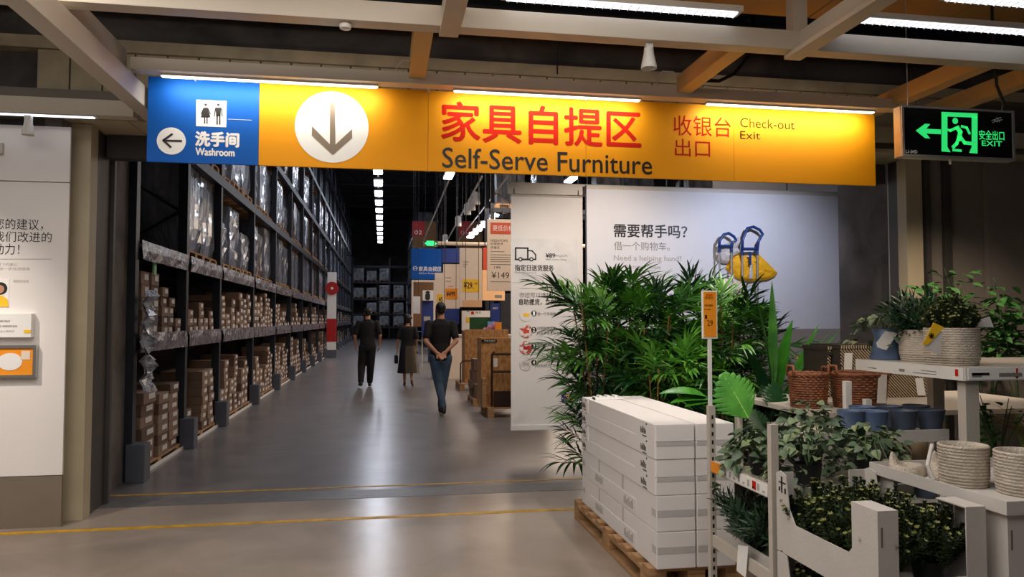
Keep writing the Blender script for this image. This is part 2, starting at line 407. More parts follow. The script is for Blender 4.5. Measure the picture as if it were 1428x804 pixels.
o.build('fine_print', M['inkl'], wb)
ptext('fine_print', '感谢您留下的建议', -20, 366, 24, 371, Yb, M['inkl'], wb)
ptext('fine_print', '我们会进一步改进服务', -20, 372, 42, 377, Yb, M['inkl'], wb)
ptext('fine_print', '感谢您的反馈', 19, 390, 40, 394, Yb, M['inkl'], wb)
# printed portrait: flat print
MB().box(onY(-14, 400, Yb).x, onY(13, 400, Yb).x, Yb-.003, Yb, onY(0, 428, Yb).z, onY(0, 388, Yb).z).build('portrait_print', M['plastic'], wb)
o = MB(); c = xz(1, 402, Yb); o.disc(c[0], c[1], .044, Yb-.003); o.build('print_hair', M['hair'], wb)
o = MB(); c = xz(0, 403, Yb); o.disc(c[0], c[1], .030, Yb-.0055); o.build('print_face', M['skin'], wb)
o = MB(); o.prismY([xz(-13, 427.5, Yb), xz(12.5, 427.5, Yb), xz(11, 417, Yb), xz(4, 412, Yb), xz(-6, 412, Yb)], Yb-.006, Yb-.0055)
o.build('print_jumper', M['yellowp'], wb)
# holders screwed to the board
lh = thing('leaflet_holder', 'white leaflet box with small print fixed on the information board', 'holder', (-3.3, Yb-.06, onY(20, 470, Yb).z))
x0, x1 = -4.4, onY(49, 450, Yb).x
MB().bbox(x0, x1, Yb-.06, Yb-.001, onY(20, 470, Yb).z, onY(20, 437, Yb).z, .004).build('box', M['plastic'], lh)
ptext('fine_print', '扫描二维码 提出您', -8, 446, 14, 449, Yb-.061, M['ink'], lh)
ptext('fine_print', '的意见 谢谢您的支持', -8, 453, 24, 456, Yb-.061, M['ink'], lh)
ptext('fine_print', '我们会认真阅读', -8, 460, 20, 463, Yb-.061, M['inkl'], lh)
o = MB(); c0 = xz(33.5, 459.5, Yb-.061); c1 = xz(43, 464, Yb-.061); o.box(c0[0], c1[0], Yb-.063, Yb-.06, c1[1], c0[1]).build('small_badge', M['yellowp'], lh)
fh = thing('comment_frame', 'silver framed yellow card with a white speech bubble on the information board', 'frame', (-3.3, Yb-.04, onY(20, 526, Yb).z))
zt, zb2 = onY(20, 481, Yb).z, onY(20, 526, Yb).z; xr2 = onY(54, 500, Yb).x
MB().bbox(-4.4, xr2, Yb-.03, Yb-.001, zb2, zt, .004).build('backing', M['alu'], fh)
MB().box(-4.4, xr2, Yb-.045, Yb-.031, zt-.02, zt).box(-4.4, xr2, Yb-.045, Yb-.031, zb2, zb2+.02).box(xr2-.02, xr2, Yb-.045, Yb-.031, zb2+.02, zt-.02).build('rim', M['alu'], fh)
MB().box(-4.38, xr2-.02, Yb-.034, Yb-.0305, zb2+.02, zt-.02).build('card', M['orange'], fh)
o = MB(); c = xz(14, 504, Yb-.034); n = 28
o.prismY([(c[0]+.075*cos(2*pi*k/n)*1.05, c[1]+.06*sin(2*pi*k/n)) for k in range(n)], Yb-.037, Yb-.034)
o.prismY([xz(24, 500, Yb-.034), xz(24, 509, Yb-.034), xz(31, 504, Yb-.034)], Yb-.0376, Yb-.0345)
o.build('speech_bubble', M['plastic'], fh)
o = MB(); c0 = xz(30, 489, Yb-.034); c1 = xz(42, 501, Yb-.034); o.box(c0[0], c1[0], Yb-.037, Yb-.034, c1[1], c0[1]).build('sticker', M['price'], fh)
# small socket on upper panel
sk = MB().bbox(onY(-4, 207, Yb).x, onY(6, 207, Yb).x, Yb-.03, Yb-.001, onY(0, 215, Yb).z, onY(0, 200, Yb).z, .004).build('wall_socket', M['offw'])
tag(sk, 'small grey junction box on the upper white panel', 'socket')

# ================================================================== CEILING GRID
ZG = 3.08
def beamx(x0, x1, y0, z=ZG, h=.115, w=.11, m='beam', label=None):
    b = MB().bbox(x0, x1, y0, y0+w, z, z+h, .004).build('ceiling_grid_beam', M[m])
    tag(b, label, 'beam'); return b
def beamy(px, py, y0, y1, z=ZG, h=.115, w=.11, m='beam', label=None):
    x = onZ(px, py, z).x
    b = MB().bbox(x-w/2, x+w/2, y0, y1, z, z+h, .004).build('ceiling_grid_beam', M[m])
    tag(b, label, 'beam'); return b
YA, YB_, YC, YD = 5.06, 4.12, 3.15, 5.60
xA0 = onY(181, 100, YA).x; xA1 = onY(1266, 145, YA).x
ZA = 3.045
beamx(xA0, xA1, YA, z=ZA, h=.078, label='long cream beam directly above the yellow overhead sign, holding its light strips')
beamx(-6.5, 8.5, YB_, label='long cream beam crossing the whole picture in front of the sign beam')
beamx(-6.5, 8.5, YC, label='cream beam nearest overhead, crossing the top edge', z=ZG)
beamx(-6.5, onY(186, 150, YD).x, YD, z=2.875, h=.11, label='short cream beam with light strip above the white information board')
beamx(onY(1222, 150, YD).x, 8.5, YD+.15, z=ZG-.09, label='cream beam behind the green exit sign')
g0 = beamy(175, 104, YB_+.111, YA+.1, label='short cream beam joining the end of the sign beam over the washroom panel')
g1 = beamy(192, 150, 2.0, YD+.11, z=2.875, h=.14, label='diagonal cream beam running to the corner of the blue washroom panel')
g2 = beamy(580, 122, YB_+.11, YA-.001, label='short warm beam over the down arrow panel, joining two long beams', m='beamwarm')
g3 = beamy(946, 135, YB_+.11, YA-.001, m='beamwarm', label='warm lit diagonal beam meeting the sign beam above Check-out')
g4 = beamy(1272, 138, YB_+.11, YA+.5, m='beamwarm', label='warm lit diagonal beam ending above the green exit sign')
g5 = beamy(1372, 140, YB_+.11, YA+.5, m='beamwarm', label='warm lit diagonal beam at the picture edge behind the exit sign')
g6 = beamy(627, 45, 2.2, YB_+.105, z=ZG-.022, h=.02, label='cream strip crossing under the second long beam above the red characters')
g6b = MB()
for nm, px, py in (('a', 627, 45), ('b', 1128, 68)):
    pass
x = onZ(627, 47, ZG).x
MB().bbox(x-.055, x+.055, YC+.11, YB_-.001, ZG, ZG+.115, .004).build('ceiling_grid_beam', M['beam'])
for o in [o for o in COL.objects if o.name.startswith('ceiling_grid_beam') and 'label' not in o]:
    tag(o, 'cream cross beam at the top edge above the red Chinese characters', 'beam')
beamy(1130, 68, 2.2, YB_+.105, z=ZG-.03, h=.028, label='cream strip crossing under the second long beam near the ceiling hanger')
x = onZ(1130, 68, ZG).x
tag(MB().bbox(x-.055, x+.055, YC+.11, YB_-.001, ZG, ZG+.115, .004).build('ceiling_grid_beam', M['beam']), 'cream diagonal cross beam at the top edge above Check-out', 'beam')
# upright hanger
px_, pz_ = xz(1118, 38, YB_)
tag(MB().bbox(px_-.045, px_+.045, YB_+.01, YB_+.1, ZG+.116, 4.25, .003).build('ceiling_hanger', M['beam']), 'grey square hanger post rising from the second long beam to the ceiling', 'post')
for i, (xx, yy) in enumerate(((-3.0, 5.65), (-2.1, 4.17), (1.2, 5.11), (5.4, 4.17), (-1.0, 3.2), (4.3, 3.2))):
    tag(MB().tube([(xx, yy, ZG+.1), (xx, yy, 4.25)], .006, 6).build('suspension_rod', M['rackdk']), ['thin rod holding the beam over the information board', 'thin rod at the second long beam, above the diagonal beam', 'thin rod above the sign beam over the red characters', 'thin rod at the second long beam, beyond the exit sign', 'thin rod at the nearest beam above the washroom panel', 'thin rod at the nearest beam above the exit sign'][i], 'rod')
# ochre ceiling panels overhead
op = thing('ceiling_panel', 'ochre ceiling raft of flat panels above the second long beam', 'ceiling panel', (1.2, 3.7, 3.62))
for i in range(5):
    MB().bbox(0.0+i*1.0+.005, 1.0+i*1.0-.005, 3.0, 4.9, 3.62, 3.64, .002).build('panel', M['ochre'], op)
MB().box(0, 5, 3.0, 3.05, 3.641, 3.69).box(0, 5, 4.85, 4.9, 3.641, 3.69).build('rail', M['beamwarm'], op)
for xx in (0.3, 4.7):
    MB().tube([(xx, 3.02, 3.69), (xx, 3.02, 4.25)], .006, 6).tube([(xx, 4.88, 3.69), (xx, 4.88, 4.25)], .006, 6).build('hanger', M['rackdk'], op)
# duct over the opening
dt = MB().bbox(-6.9, 8.9, 5.35, 5.9, 3.72, 4.2, .02).build('air_duct', M['rackdk'])
tag(dt, 'long dark rectangular air duct above the block course', 'duct')

# ---- linear led fixtures
def led_fix(x0, x1, y, z, label, m='led', w=.07, housing=True):
    t = thing('linear_lamp', label, 'lamp', ((x0+x1)/2, y, z), group=None)
    MB().bbox(x0, x1, y-w/2-.012, y+w/2+.012, z, z+.035, .003).build('housing', M['offw'], t)
    MB().box(x0+.03, x1-.03, y-w/2, y+w/2, z-.006, z-.001).build('diffuser', M[m], t)
    n = int((x1-x0)/.05)
    b = MB()
    for i in range(n): b.box(x0+.04+i*.05, x0+.044+i*.05, y-w/2, y+w/2, z-.014, z-.0065)
    tag(b.build('louvre', M['white'], t), kind='stuff')
    return t
zl = ZA-.012
def ledA(px0, px1, label, m):
    y = YA+.085
    xa = onY(px0, 100, y).x; xb = onY(px1, 100, y).x
    t = thing('linear_lamp', label, 'lamp', ((xa+xb)/2, y, zl))
    MB().box(xa, xb, y-.022, y+.022, zl, ZA-.0005).build('housing', M['white'], t)
    MB().box(xa+.01, xb-.01, y-.016, y+.016, zl-.006, zl-.0005).build('diffuser', M[m], t)
    area('strip_lamp_light', ((xa+xb)/2, y+.03, zl-.008), xb-xa-.02, .03, 4.6*(xb-xa), (1, .96, .90), (radians(38), 0, 0))
ledA(224, 528, 'light strip above the blue washroom panel and the down arrow', 'ledw')
ledA(632, 893, 'light strip above the red Chinese characters', 'ledw')
ledA(984, 1218, 'light strip above Check-out Exit at the end of the sign', 'ledw')
y = YD+.05; xb = onY(136, 150, y).x
ZD = 2.875
t = thing('linear_lamp', 'cool light strip under the beam over the information board', 'lamp', (xb-1, y, ZD))
MB().box(xb-1.3, xb, y-.025, y+.025, ZD-.006, ZD-.0005).build('housing', M['white'], t)
MB().box(xb-1.28, xb-.02, y-.018, y+.018, ZD-.011, ZD-.0065).build('diffuser', M['led'], t)
def led_px(px0, px1, py, z, label):
    a = onZ(px0, py, z); b = onZ(px1, py, z); yy = onZ((px0+px1)/2, py, z).y
    # the fixture runs square to the aisle
    xa = onY(px0, 20, yy).x; xb = onY(px1, 20, yy).x
    led_fix(xa, xb, yy, z, label)
led_px(700, 1032, 8, 3.25, 'long louvred lamp at the top edge above the yellow sign')
led_px(1170, 1460, 36, 3.25, 'louvred lamp above the green exit sign')
led_px(1318, 1560, 6, 3.25, 'louvred lamp in the top corner, nearest overhead')
# ---- track spots under the beams
def spotlamp(x, y, z, label, aim=(0.1, .2), s=1.0):
    t = thing('spot_lamp', label, 'lamp', (x, y, z))
    MB().box(x-.02, x+.02, y-.02, y+.02, z-.03, z-.0005).build('bracket', M['white'], t)
    MB().lathe([(.028*s, -.03), (.03*s, -.06*s), (.045*s, -.13*s), (.047*s, -.15*s), (.040*s, -.15*s), (.03*s, -.12*s)], 20, (x, y, z), True, True).build('shade', M['white'], t, smooth=False)
    return t
q = onZ(908, 57, ZG); spotlamp(q.x, YB_+.06, ZG, 'white bell spot lamp under the second long beam, above the yellow sign')
q = onZ(40, 152, ZG); spotlamp(onY(40,160,YD+.05).x, YD+.05, 2.863, 'white spot lamp under the beam above the information board', s=.9)
q = onZ(482, 36, ZG); tag(MB().lathe([(.03, -.0005), (.036, -.008), (.030, -.028), (.012, -.032)], 20, (q.x, YB_+.06, ZG)).build('smoke_detector', M['white']), 'small white detector disc under the second long beam above the arrow panel', 'detector')

# cables
def cable(pts, r, label, m='black'):
    tag(MB().tube(pts, r, 6).build('cable', M[m]), label, 'cable')
a = onY(1392, 92, 4.2); b = onY(1398, 148, 4.2)
# ================================================================== OVERHEAD SIGN
YS = 5.30
def sgn(px, py): return onY(px, py, YS)
zt = sgn(205, 106).z; zbt = sgn(202, 225).z
sg = thing('overhead_sign', 'long yellow overhead sign with blue washroom panel, red Chinese characters and Self-Serve Furniture', 'sign', (sgn(700, 130).x, YS, zbt))
edges = [205, 361, 597, 817, 1023, 1220]
xs = [sgn(p, 180).x for p in edges]
for i in range(5):
    pn = MB().bbox(xs[i]+.001, xs[i+1]-.001, YS, YS+.02, zbt, zt, .0015).build('panel', M['sblue'] if i == 0 else M['syel'], sg)
    if i == 0: tag(pn, 'blue washroom panel')
for xx in (xs[0]+.3, xs[2], xs[3], xs[5]-.3):
    MB().box(xx-.02, xx+.02, YS+.021, YS+.035, zbt, zt+.0).tube([(xx, YS+.03, zt-.02), (xx, YA+.108, ZA+.05)], .008, 6).build('hanging_bracket', M['offw'], sg)
def S(name, body, a, b, m, bold=0.0): return ptext(name, body, a[0], a[1], b[0], b[1], YS, M[m], sg, bold)
def fitpx(name, body, x0, x1, ytop, ybot, xm, m, bold=0.0, Y=YS, par=None):
    # ytop, ybot are read at column xm; columns x0..x1 on the plane
    par = par or sg
    z1 = onY(xm, ytop, Y).z; z0 = onY(xm, ybot, Y).z; a = onY(x0, ytop, Y).x; b = onY(x1, ytop, Y).x
    return text(name, body, (a, z1), (b, z0), Y, M[m], par, bold)
fitpx('lettering', '家具自提区', 616, 893, 148, 201, 755, 'sred', 0.012)
fitpx('lettering', 'Self-Serve Furniture', 617, 909, 211, 238.5, 763, 'ink', 0.004)
fitpx('lettering', '收银台', 939, 1019, 162, 190, 980, 'sred')
fitpx('lettering', '出口', 941, 990, 194, 218.5, 965, 'sred')
fitpx('lettering', 'Check-out', 1032, 1108, 166, 179, 1070, 'sbrown')
fitpx('lettering', 'Exit', 1032, 1060, 183, 194, 1046, 'sbrown')
fitpx('lettering', '洗手间', 273, 333, 184.5, 204, 303, 'swhite', 0.03)
fitpx('lettering', 'Washroom', 273, 327, 207, 217, 300, 'swhite', 0.02)
# arrow disc
c = xz(463, 177, YS); r = (sgn(515, 177).x - sgn(412, 177).x)/2
MB().disc(c[0], c[1], r, YS, .0015, 64).build('white_disc', M['swhite'], sg)
o = MB(); w_ = sgn(468, 177).x - sgn(461, 177).x
w_ = .034
y_ = YS-.0016
def pl(pts, Y=None): return [xz(p[0], p[1], Y or y_) for p in pts]
o.prismY(pl([(460, 143), (460, 213), (468, 213), (467, 143)]), y_-.0015, y_)
o.prismY(pl([(435, 176), (435, 189), (464, 216), (464, 205)]), y_-.0017, y_)
o.prismY(pl([(464, 205), (464, 216), (491, 192), (491, 180)]), y_-.0019, y_)
o.build('down_arrow', M['arrow'], sg)
c = xz(239, 196.5, YS); r = (sgn(259.5, 196).x - sgn(219, 196).x)/2
MB().disc(c[0], c[1], r, YS, .0015, 48).build('white_disc', M['swhite'], sg)
o = MB(); o.stroke(pl([(229, 196), (253, 196.5)]), .014, y_, .0015); o.stroke(pl([(240, 187), (228, 195.5), (238, 205)]), .014, y_, .0017)
o.build('arrow', M['ink'], sg)
o = MB(); a = xz(274, 139, YS); b = xz(315.5, 177.5, YS); o.box(a[0], b[0], YS-.0015, YS, b[1], a[1]); o.build('pictogram_field', M['swhite'], sg)
o = MB()
for cx in (287, 304.5):
    c = xz(cx, 146, y_); o.disc(c[0], c[1], .009, y_, .0015, 16)
o.prismY(pl([(284.5, 150), (280, 163.5), (293.5, 163.5), (289.5, 150)]), y_-.0015, y_)
o.stroke(pl([(284, 151), (280.5, 159)]), .006, y_, .0015); o.stroke(pl([(290, 151), (293.5, 159)]), .006, y_, .0015)
o.stroke(pl([(285.5, 163), (285.5, 172)]), .007, y_, .0015); o.stroke(pl([(288.8, 163), (288.8, 172)]), .007, y_, .0015)
o.prismY(pl([(300.5, 150), (301.5, 162), (307.5, 162), (308.5, 150)]), y_-.0015, y_)
o.stroke(pl([(300.5, 151), (299, 162)]), .006, y_, .0015); o.stroke(pl([(308.8, 151), (310, 162)]), .006, y_, .0015)
o.stroke(pl([(302.8, 161), (302.8, 173)]), .009, y_, .0015); o.stroke(pl([(306.5, 161), (306.5, 173)]), .009, y_, .0015)
o.build('washroom_pictogram', M['ink'], sg)
MB().stroke(pl([(318, 166), (351, 167.5)]), .002, y_, .001).build('thin_line', M['swhite'], sg)
# ================================================================== EXIT SIGN
YE = 4.2
a = onY(1256, 146, YE); b = onY(1416, 222, YE); zt_, zb_ = a.z, onY(1256, 218, YE).z
ex = thing('exit_sign', 'hanging black exit sign with green running figure and arrow', 'sign', ((a.x+b.x)/2, YE, zb_))
MB().bbox(a.x, b.x, YE+.004, YE+.07, zb_, zt_, .006).build('case', M['alu'], ex)
MB().box(a.x+.004, b.x-.004, YE-.006, YE+.0035, zt_-.016, zt_-.002).box(a.x+.004, b.x-.004, YE-.006, YE+.0035, zb_+.002, zb_+.016).box(a.x+.003, a.x+.018, YE-.006, YE+.0035, zb_+.017, zt_-.017).box(b.x-.018, b.x-.003, YE-.006, YE+.0035, zb_+.017, zt_-.017).build('frame', M['alu'], ex)
MB().box(a.x+.018, b.x-.018, YE-.001, YE+.0035, zb_+.016, zt_-.016).build('face', M['exitb'], ex)
ye = YE-.001
def EP(pts): return [xz(p[0], p[1], ye) for p in pts]
o = MB()
o.prismY(EP([(1313, 156), (1313, 162), (1363, 164), (1363, 158)]), ye-.0015, ye)
o.prismY(EP([(1313, 162), (1313, 211), (1325.5, 212), (1321, 205), (1321, 162)]), ye-.0015, ye)
o.prismY(EP([(1355, 163), (1355, 205), (1351.5, 213), (1363, 214), (1363, 163)]), ye-.0015, ye)
o.prismY(EP([(1277, 182), (1290, 172.5), (1297, 173), (1291.5, 179.5), (1312, 180.5), (1312, 187), (1291.5, 186), (1297, 193), (1290, 192.5)]), ye-.0015, ye)
c = EP([(1332, 168.5)])[0]; o.disc(c[0], c[1], .020, ye, .0015, 20)
for w, pts in ((.030, [(1335, 178), (1339, 184), (1337, 194)]), (.018, [(1334, 178), (1325, 182)]), (.016, [(1341, 176), (1348, 178), (1352, 186)]),
               (.022, [(1337, 192), (1334, 200), (1329, 205)]), (.022, [(1340, 192), (1345, 199), (1354, 200)]), (.014, [(1325, 182), (1322, 181)]), (.016, [(1329, 209), (1340, 210)])):
    o.stroke(EP(pts), w, ye, .0017)
o.build('running_figure', M['exitg'], ex)
fitpx('lettering', '安全出口', 1365, 1400, 182, 195, 1382, 'exitg', .008, ye, ex)
fitpx('lettering', 'EXIT', 1369, 1397, 196.5, 203.5, 1382, 'exitg', .010, ye, ex)
fitpx('serial_print', 'L1-04D', 1263, 1279, 209, 213.5, 1270, 'exitw', .0, ye, ex)
o = MB()
for pts in ([(1383, 168), (1391, 165), (1396, 164)], [(1384, 171), (1390, 168), (1397, 167)], [(1385, 167), (1391, 170)], [(1390, 164), (1394, 170)]):
    o.stroke(EP(pts), .004, ye, .0015)
o.build('emblem', M['exitw'], ex)
cc = onY(1330, 225, YE); MB().tube([(cc.x, YE+.03, zb_+.001), (cc.x, YE+.03, zb_-.03)], .008, 8).build('test_button', M['offw'], ex)
cb = onY(1398, 148, YE+.04)
MB().tube([(cb.x, YE+.04, zt_-.003), (cb.x+.01, YE+.04, zt_+.06), (cb.x-.03, YE+.05, zt_+.18), (cb.x-.04, YE+.06, 3.4), (cb.x-.04, YE+.06, 4.25)], .010, 8).build('cable', M['black'], ex)
MB().tube([(a.x+.08, YE+.04, zt_-.003), (a.x+.08, YE+.04, 4.25)], .003, 6).build('suspension_wire', M['alu'], ex)
def loop_cable(px, py, label, y=YA+.05):
    p = onY(px, py, y)
    cable([(p.x, y, ZA+.077), (p.x, y, p.z+.02), (p.x+.04, y, p.z+.07), (p.x+.12, y, p.z+.07), (p.x+.2, y, p.z-.01), (p.x+.22, y, ZA+.077)], .004, label, 'offw')
loop_cable(553, 98, 'thin pale cable loop on the sign beam beside the warm cross beam')
loop_cable(917, 112, 'thin pale cable loop on the sign beam beside the warm lit diagonal beam')
q1 = onY(985, 112, 5.2); q2 = onY(1050, 70, 5.2)
cable([(q1.x, 5.2, q1.z), (q1.x+.1, 5.2, q1.z), (q1.x+.22, 5.2, q1.z+.06), (q2.x, 5.2, q2.z), (q2.x+.05, 5.3, q2.z+.3), (q2.x+.05, 5.42, 3.73)], .014, 'thick black cable hanging from the duct above Check-out')
# ================================================================== WAREHOUSE
struct('wall_left', MB().box(-6.2, -6, 7.35, 62, 0, 9.6), M['concd'])
struct('wall_right', MB().box(15.8, 16, 7.2, 62, 0, 9.6), M['concd'])
# roof girders and purlins
for i in range(6):
    y = 16 + i*8
    g = thing('roof_girder', f'dark lattice roof girder, {ORD[i+1]} from the opening', 'girder', (0, y, 8.6))
    MB().box(-5.9, 15.7, y-.08, y+.08, 9.3, 9.45).build('top_chord', M['rackdk'], g)
    MB().box(-5.9, 15.7, y-.08, y+.08, 8.55, 8.67).build('bottom_chord', M['rackblue'], g)
    for k in range(14):
        xa = -5.8 + k*1.53
        MB().tube([(xa, y, 8.62), (xa+.76, y, 9.35), (xa+1.5, y, 8.62)], .03, 5).build('web_bar', M['rackdk'], g)
# ---- the long pallet rack on the near side of the aisle
XF, XBk = -2.20, -3.35
YU = [7.33, 9.13, 10.93] + [13.63 + 2.7*i for i in range(16)]
LV = [3.40, 4.72, 6.05, 7.35]
rk = thing('pallet_rack', 'long steel pallet rack in dark blue grey running down the aisle, full of cartons', 'rack', (XF, 7.33, 0))
gm = MB().bbox(-.07, .09, -.09, .09, 0, .34, .01).mesh('upright_guard', M['guard'])
um = MB().box(-.05, .05, -.05, .05, 0, 8.75).mesh('upright', M['rackblue'])
for i, y in enumerate(YU):
    inst('upright', um, rk, (-.06, y-7.33, 0))
    inst('upright', um, rk, (-1.1, y-7.33, 0))
    inst('upright_guard', gm, rk, (.02, y-7.33, 0))
    if i < 7:
        b = MB()
        for k in range(7): b.tube([(XF-.1, y, .3+k*1.2), (XF-1.06, y, .9+k*1.2), (XF-.1, y, 1.5+k*1.2)], .018, 4)
        b.build('frame_lacing', M['rackdk'], rk)
Y0, Y1 = 7.33, YU[-1]
for z in [1.20, 2.06]:
    MB().box(XF-.10, XF-.02, Y0, Y1, z-.02, z+.10).build('beam', M['rackblue'], rk)
    MB().box(XBk+.05, XF-.101, Y0, Y1, z+.06, z+.09).build('shelf_deck', M['rackdk'], rk)
    MB().box(XBk, XBk+.05, Y0, Y1, z-.02, z+.10).build('beam', M['rackblue'], rk)
    # rippled plastic price strips, one per bay
    for i in range(len(YU)-1):
        ya, yb = YU[i]+.06, YU[i+1]-.06; n = 10; b = MB(); vs = []
        for j in range(n+1):
            yy = ya+(yb-ya)*j/n
            vs += [(XF+.005+random.uniform(0, .02), yy, z-.05), (XF+.01+random.uniform(0, .02), yy, z+.04), (XF+.0+random.uniform(0, .015), yy, z+.13)]
        fs = []
        for j in range(n): fs += [(3*j, 3*j+3, 3*j+4, 3*j+1), (3*j+1, 3*j+4, 3*j+5, 3*j+2)]
        b.add(vs, fs); b.build('price_strip', M['strip'], rk)
for z in LV:
    MB().box(XF-.10, XF+.0, 9.13, Y1, z-.10, z+.03).build('beam', M['rackblue'], rk)
    MB().box(XBk, XBk+.08, 9.13, Y1, z-.10, z+.03).build('beam', M['rackblue'], rk)
MB().box(XF-.02, XF+.0, 7.42, Y1, 0.0, .03).build('floor_rail', M['plastic'], rk)
MB().box(XBk-.05, XBk-.02, 7.3, Y1, 0, 8.7).build('rear_mesh', M['rackdk'], rk)
# clear film hanging on the first upright
b = MB(); vs = []; n = 16
for j in range(n+1):
    z = 1.72 - j*.058
    w = .05+.05*abs(sin(j*1.3)); vs += [(XF+.06+.03*sin(j*2.1), 7.38-w, z), (XF+.10+.05*sin(j*1.7), 7.4, z+.01), (XF+.06+.04*cos(j*2.3), 7.40+w, z)]
fs = []
for j in range(n): fs += [(3*j, 3*j+1, 3*j+4, 3*j+3), (3*j+1, 3*j+2, 3*j+5, 3*j+4)]
b.add(vs, fs); b.add([v+Vector((.02, .01, 0)) for v in map(Vector, vs)], [f[::-1] for f in fs])
tag(b.build('crumpled_film', M['clearfilm']), 'crumpled clear film hanging at the end upright of the long rack', 'film')
# green lit card on the upper shelf of the first bay
q = onX(217, 373, XF-.02)
tag(MB().bbox(XF-.04, XF-.02, q.y-.04, q.y+.04, q.z-.075, q.z+.075, .004).build('product_card', mat('pale green card', (150, 215, 160), .5)), 'small pale green card hanging in the nearest bay above the cartons', 'card')
# ---- cartons
def carton_proto(w, d, h, m, lab='mid'):
    bm = MB().bbox(-d, 0, -w/2+.003, w/2-.003, 0, h-.003, .004).mesh('carton', m)
    lm = MB().box(0.0005, .003, -w*.12, w*.34, h*.35, h*.80).mesh('label', M['label'])
    return bm, lm
CP = {}
def carton(x, y, z, w, h, label, group, dark=False, d=.5, rz=0):
    key = (round(w, 2), round(h, 3), dark, d)
    if key not in CP: CP[key] = carton_proto(w, d, h, M['cartond' if dark else 'carton'])
    bm, lm = CP[key]
    o = bpy.data.objects.new('carton', bm); COL.objects.link(o); o.location = (x, y, z); o.rotation_euler = (0, 0, rz)
    tag(o, label, 'box', group)
    inst('label', lm, o)
    return o
base_pal = MB().box(-1.0, 0, -.6, .6, .09, .11)
for k in (-.55, 0, .55): base_pal.box(-1.0, 0, k-.05, k+.05, 0, .09)
ncart = 0; far = MB(); farl = MB(); fard = MB()
BAY = ['nearest', 'second', 'third', 'fourth', 'fifth']
rr = random.Random(3)
def stack(bay, shelf, si, y, z0, w, h, n, skip=(), jit=.02):
    global ncart
    for k in range(n):
        if k in skip: continue
        z = z0 + k*h; jx = rr.uniform(-jit, jit*.3)
        if bay < 5 and ncart < 298:
            lab = f'brown carton, {ORD[k+1]} up in {ORD[si]} stack of the {shelf} shelf, {BAY[bay]} rack bay'
            carton(XF-.03+jx, y, z, w, h, lab, 'cartons on the long rack', dark=(rr.random() < .3))
            ncart += 1
        else:
            (fard if rr.random() < .4 else far).box(XF-.53+jx, XF-.03+jx, y-w/2+.004, y+w/2-.004, z, z+h-.004)
            farl.box(XF-.0305+jx, XF-.027+jx, y-w*.1, y+w*.32, z+h*.35, z+h*.8)
ZS = 1.291; ZF = .0
# supports: low wooden plinths on the floor level in each bay
for i in range(len(YU)-1):
    ya, yb = YU[i], YU[i+1]
    if i < 5:
        p = MB().box(XF-.9, XF-.03, ya+.12, yb-.12, .05, .07)
        for q in (ya+.2, (ya+yb)/2, yb-.2): p.box(XF-.9, XF-.03, q-.06, q+.06, 0, .05)
        tag(p.build('low_pallet', M['wood']), f'low wooden pallet on the floor of the {BAY[i]} rack bay', 'pallet', 'low pallets under cartons')
# bay 1 measured from the photograph
L0 = 'lower'; U0 = 'upper'
Z1 = .0712
# bay 1 lower: four tiers of slim trays in the first stack, three pairs in the second
for (si, y, w, n, h) in ((1, 7.85, .42, 6, .115), (2, 8.35, .36, 6, .105), (3, 8.74, .36, 7, .10)):
    stack(0, L0, si, y, Z1, w, h, n)
stack(0, U0, 1, 7.68, ZS, .25, .125, 5); stack(0, U0, 2, 7.96, ZS, .25, .125, 5); stack(0, U0, 3, 8.32, ZS, .22, .10, 5); stack(0, U0, 4, 8.58, ZS, .22, .10, 4); stack(0, U0, 5, 8.85, ZS, .22, .09, 2)
# bay 2
stack(1, L0, 1, 9.40, Z1, .30, .11, 3); stack(1, L0, 2, 9.74, Z1, .28, .09, 2); stack(1, L0, 3, 10.2, Z1, .30, .105, 7); stack(1, L0, 4, 10.55, Z1, .30, .105, 7)
for s, y, n in ((1, 9.4, 3), (2, 9.66, 2), (3, 9.95, 4), (4, 10.22, 2), (5, 10.5, 3)): stack(1, U0, s, y, ZS, .24, .095, n)
# further bays
for i in range(2, len(YU)-1):
    ya, yb = YU[i]+.16, YU[i+1]-.16
    for shelf, z0, room in ((L0, Z1, 1.0), (U0, ZS, .70)):
        y = ya+.16; si = 1; base = rr.uniform(.3, .75)
        while y < yb-.1:
            w = rr.choice((.28, .30, .34)); h = rr.choice((.085, .10, .12)) if i < 5 else .12
            fr = min(1, max(.12, base+rr.uniform(-.35, .4)))
            n = max(1, int(room*fr/h))
            stack(i, shelf, si, y, z0, w, h, n); y += w+rr.choice((.02, .03, .05)); si += 1
tag(far.build('distant_cartons', M['carton']), 'many small brown cartons on the far bays of the long rack', 'boxes', kind='stuff')
tag(fard.build('distant_cartons', M['cartond']), 'darker small brown cartons mixed into the far bays of the long rack', 'boxes', kind='stuff')
tag(farl.build('distant_labels', M['label']), 'white paper labels on the cartons in the far rack bays', 'labels', kind='stuff')
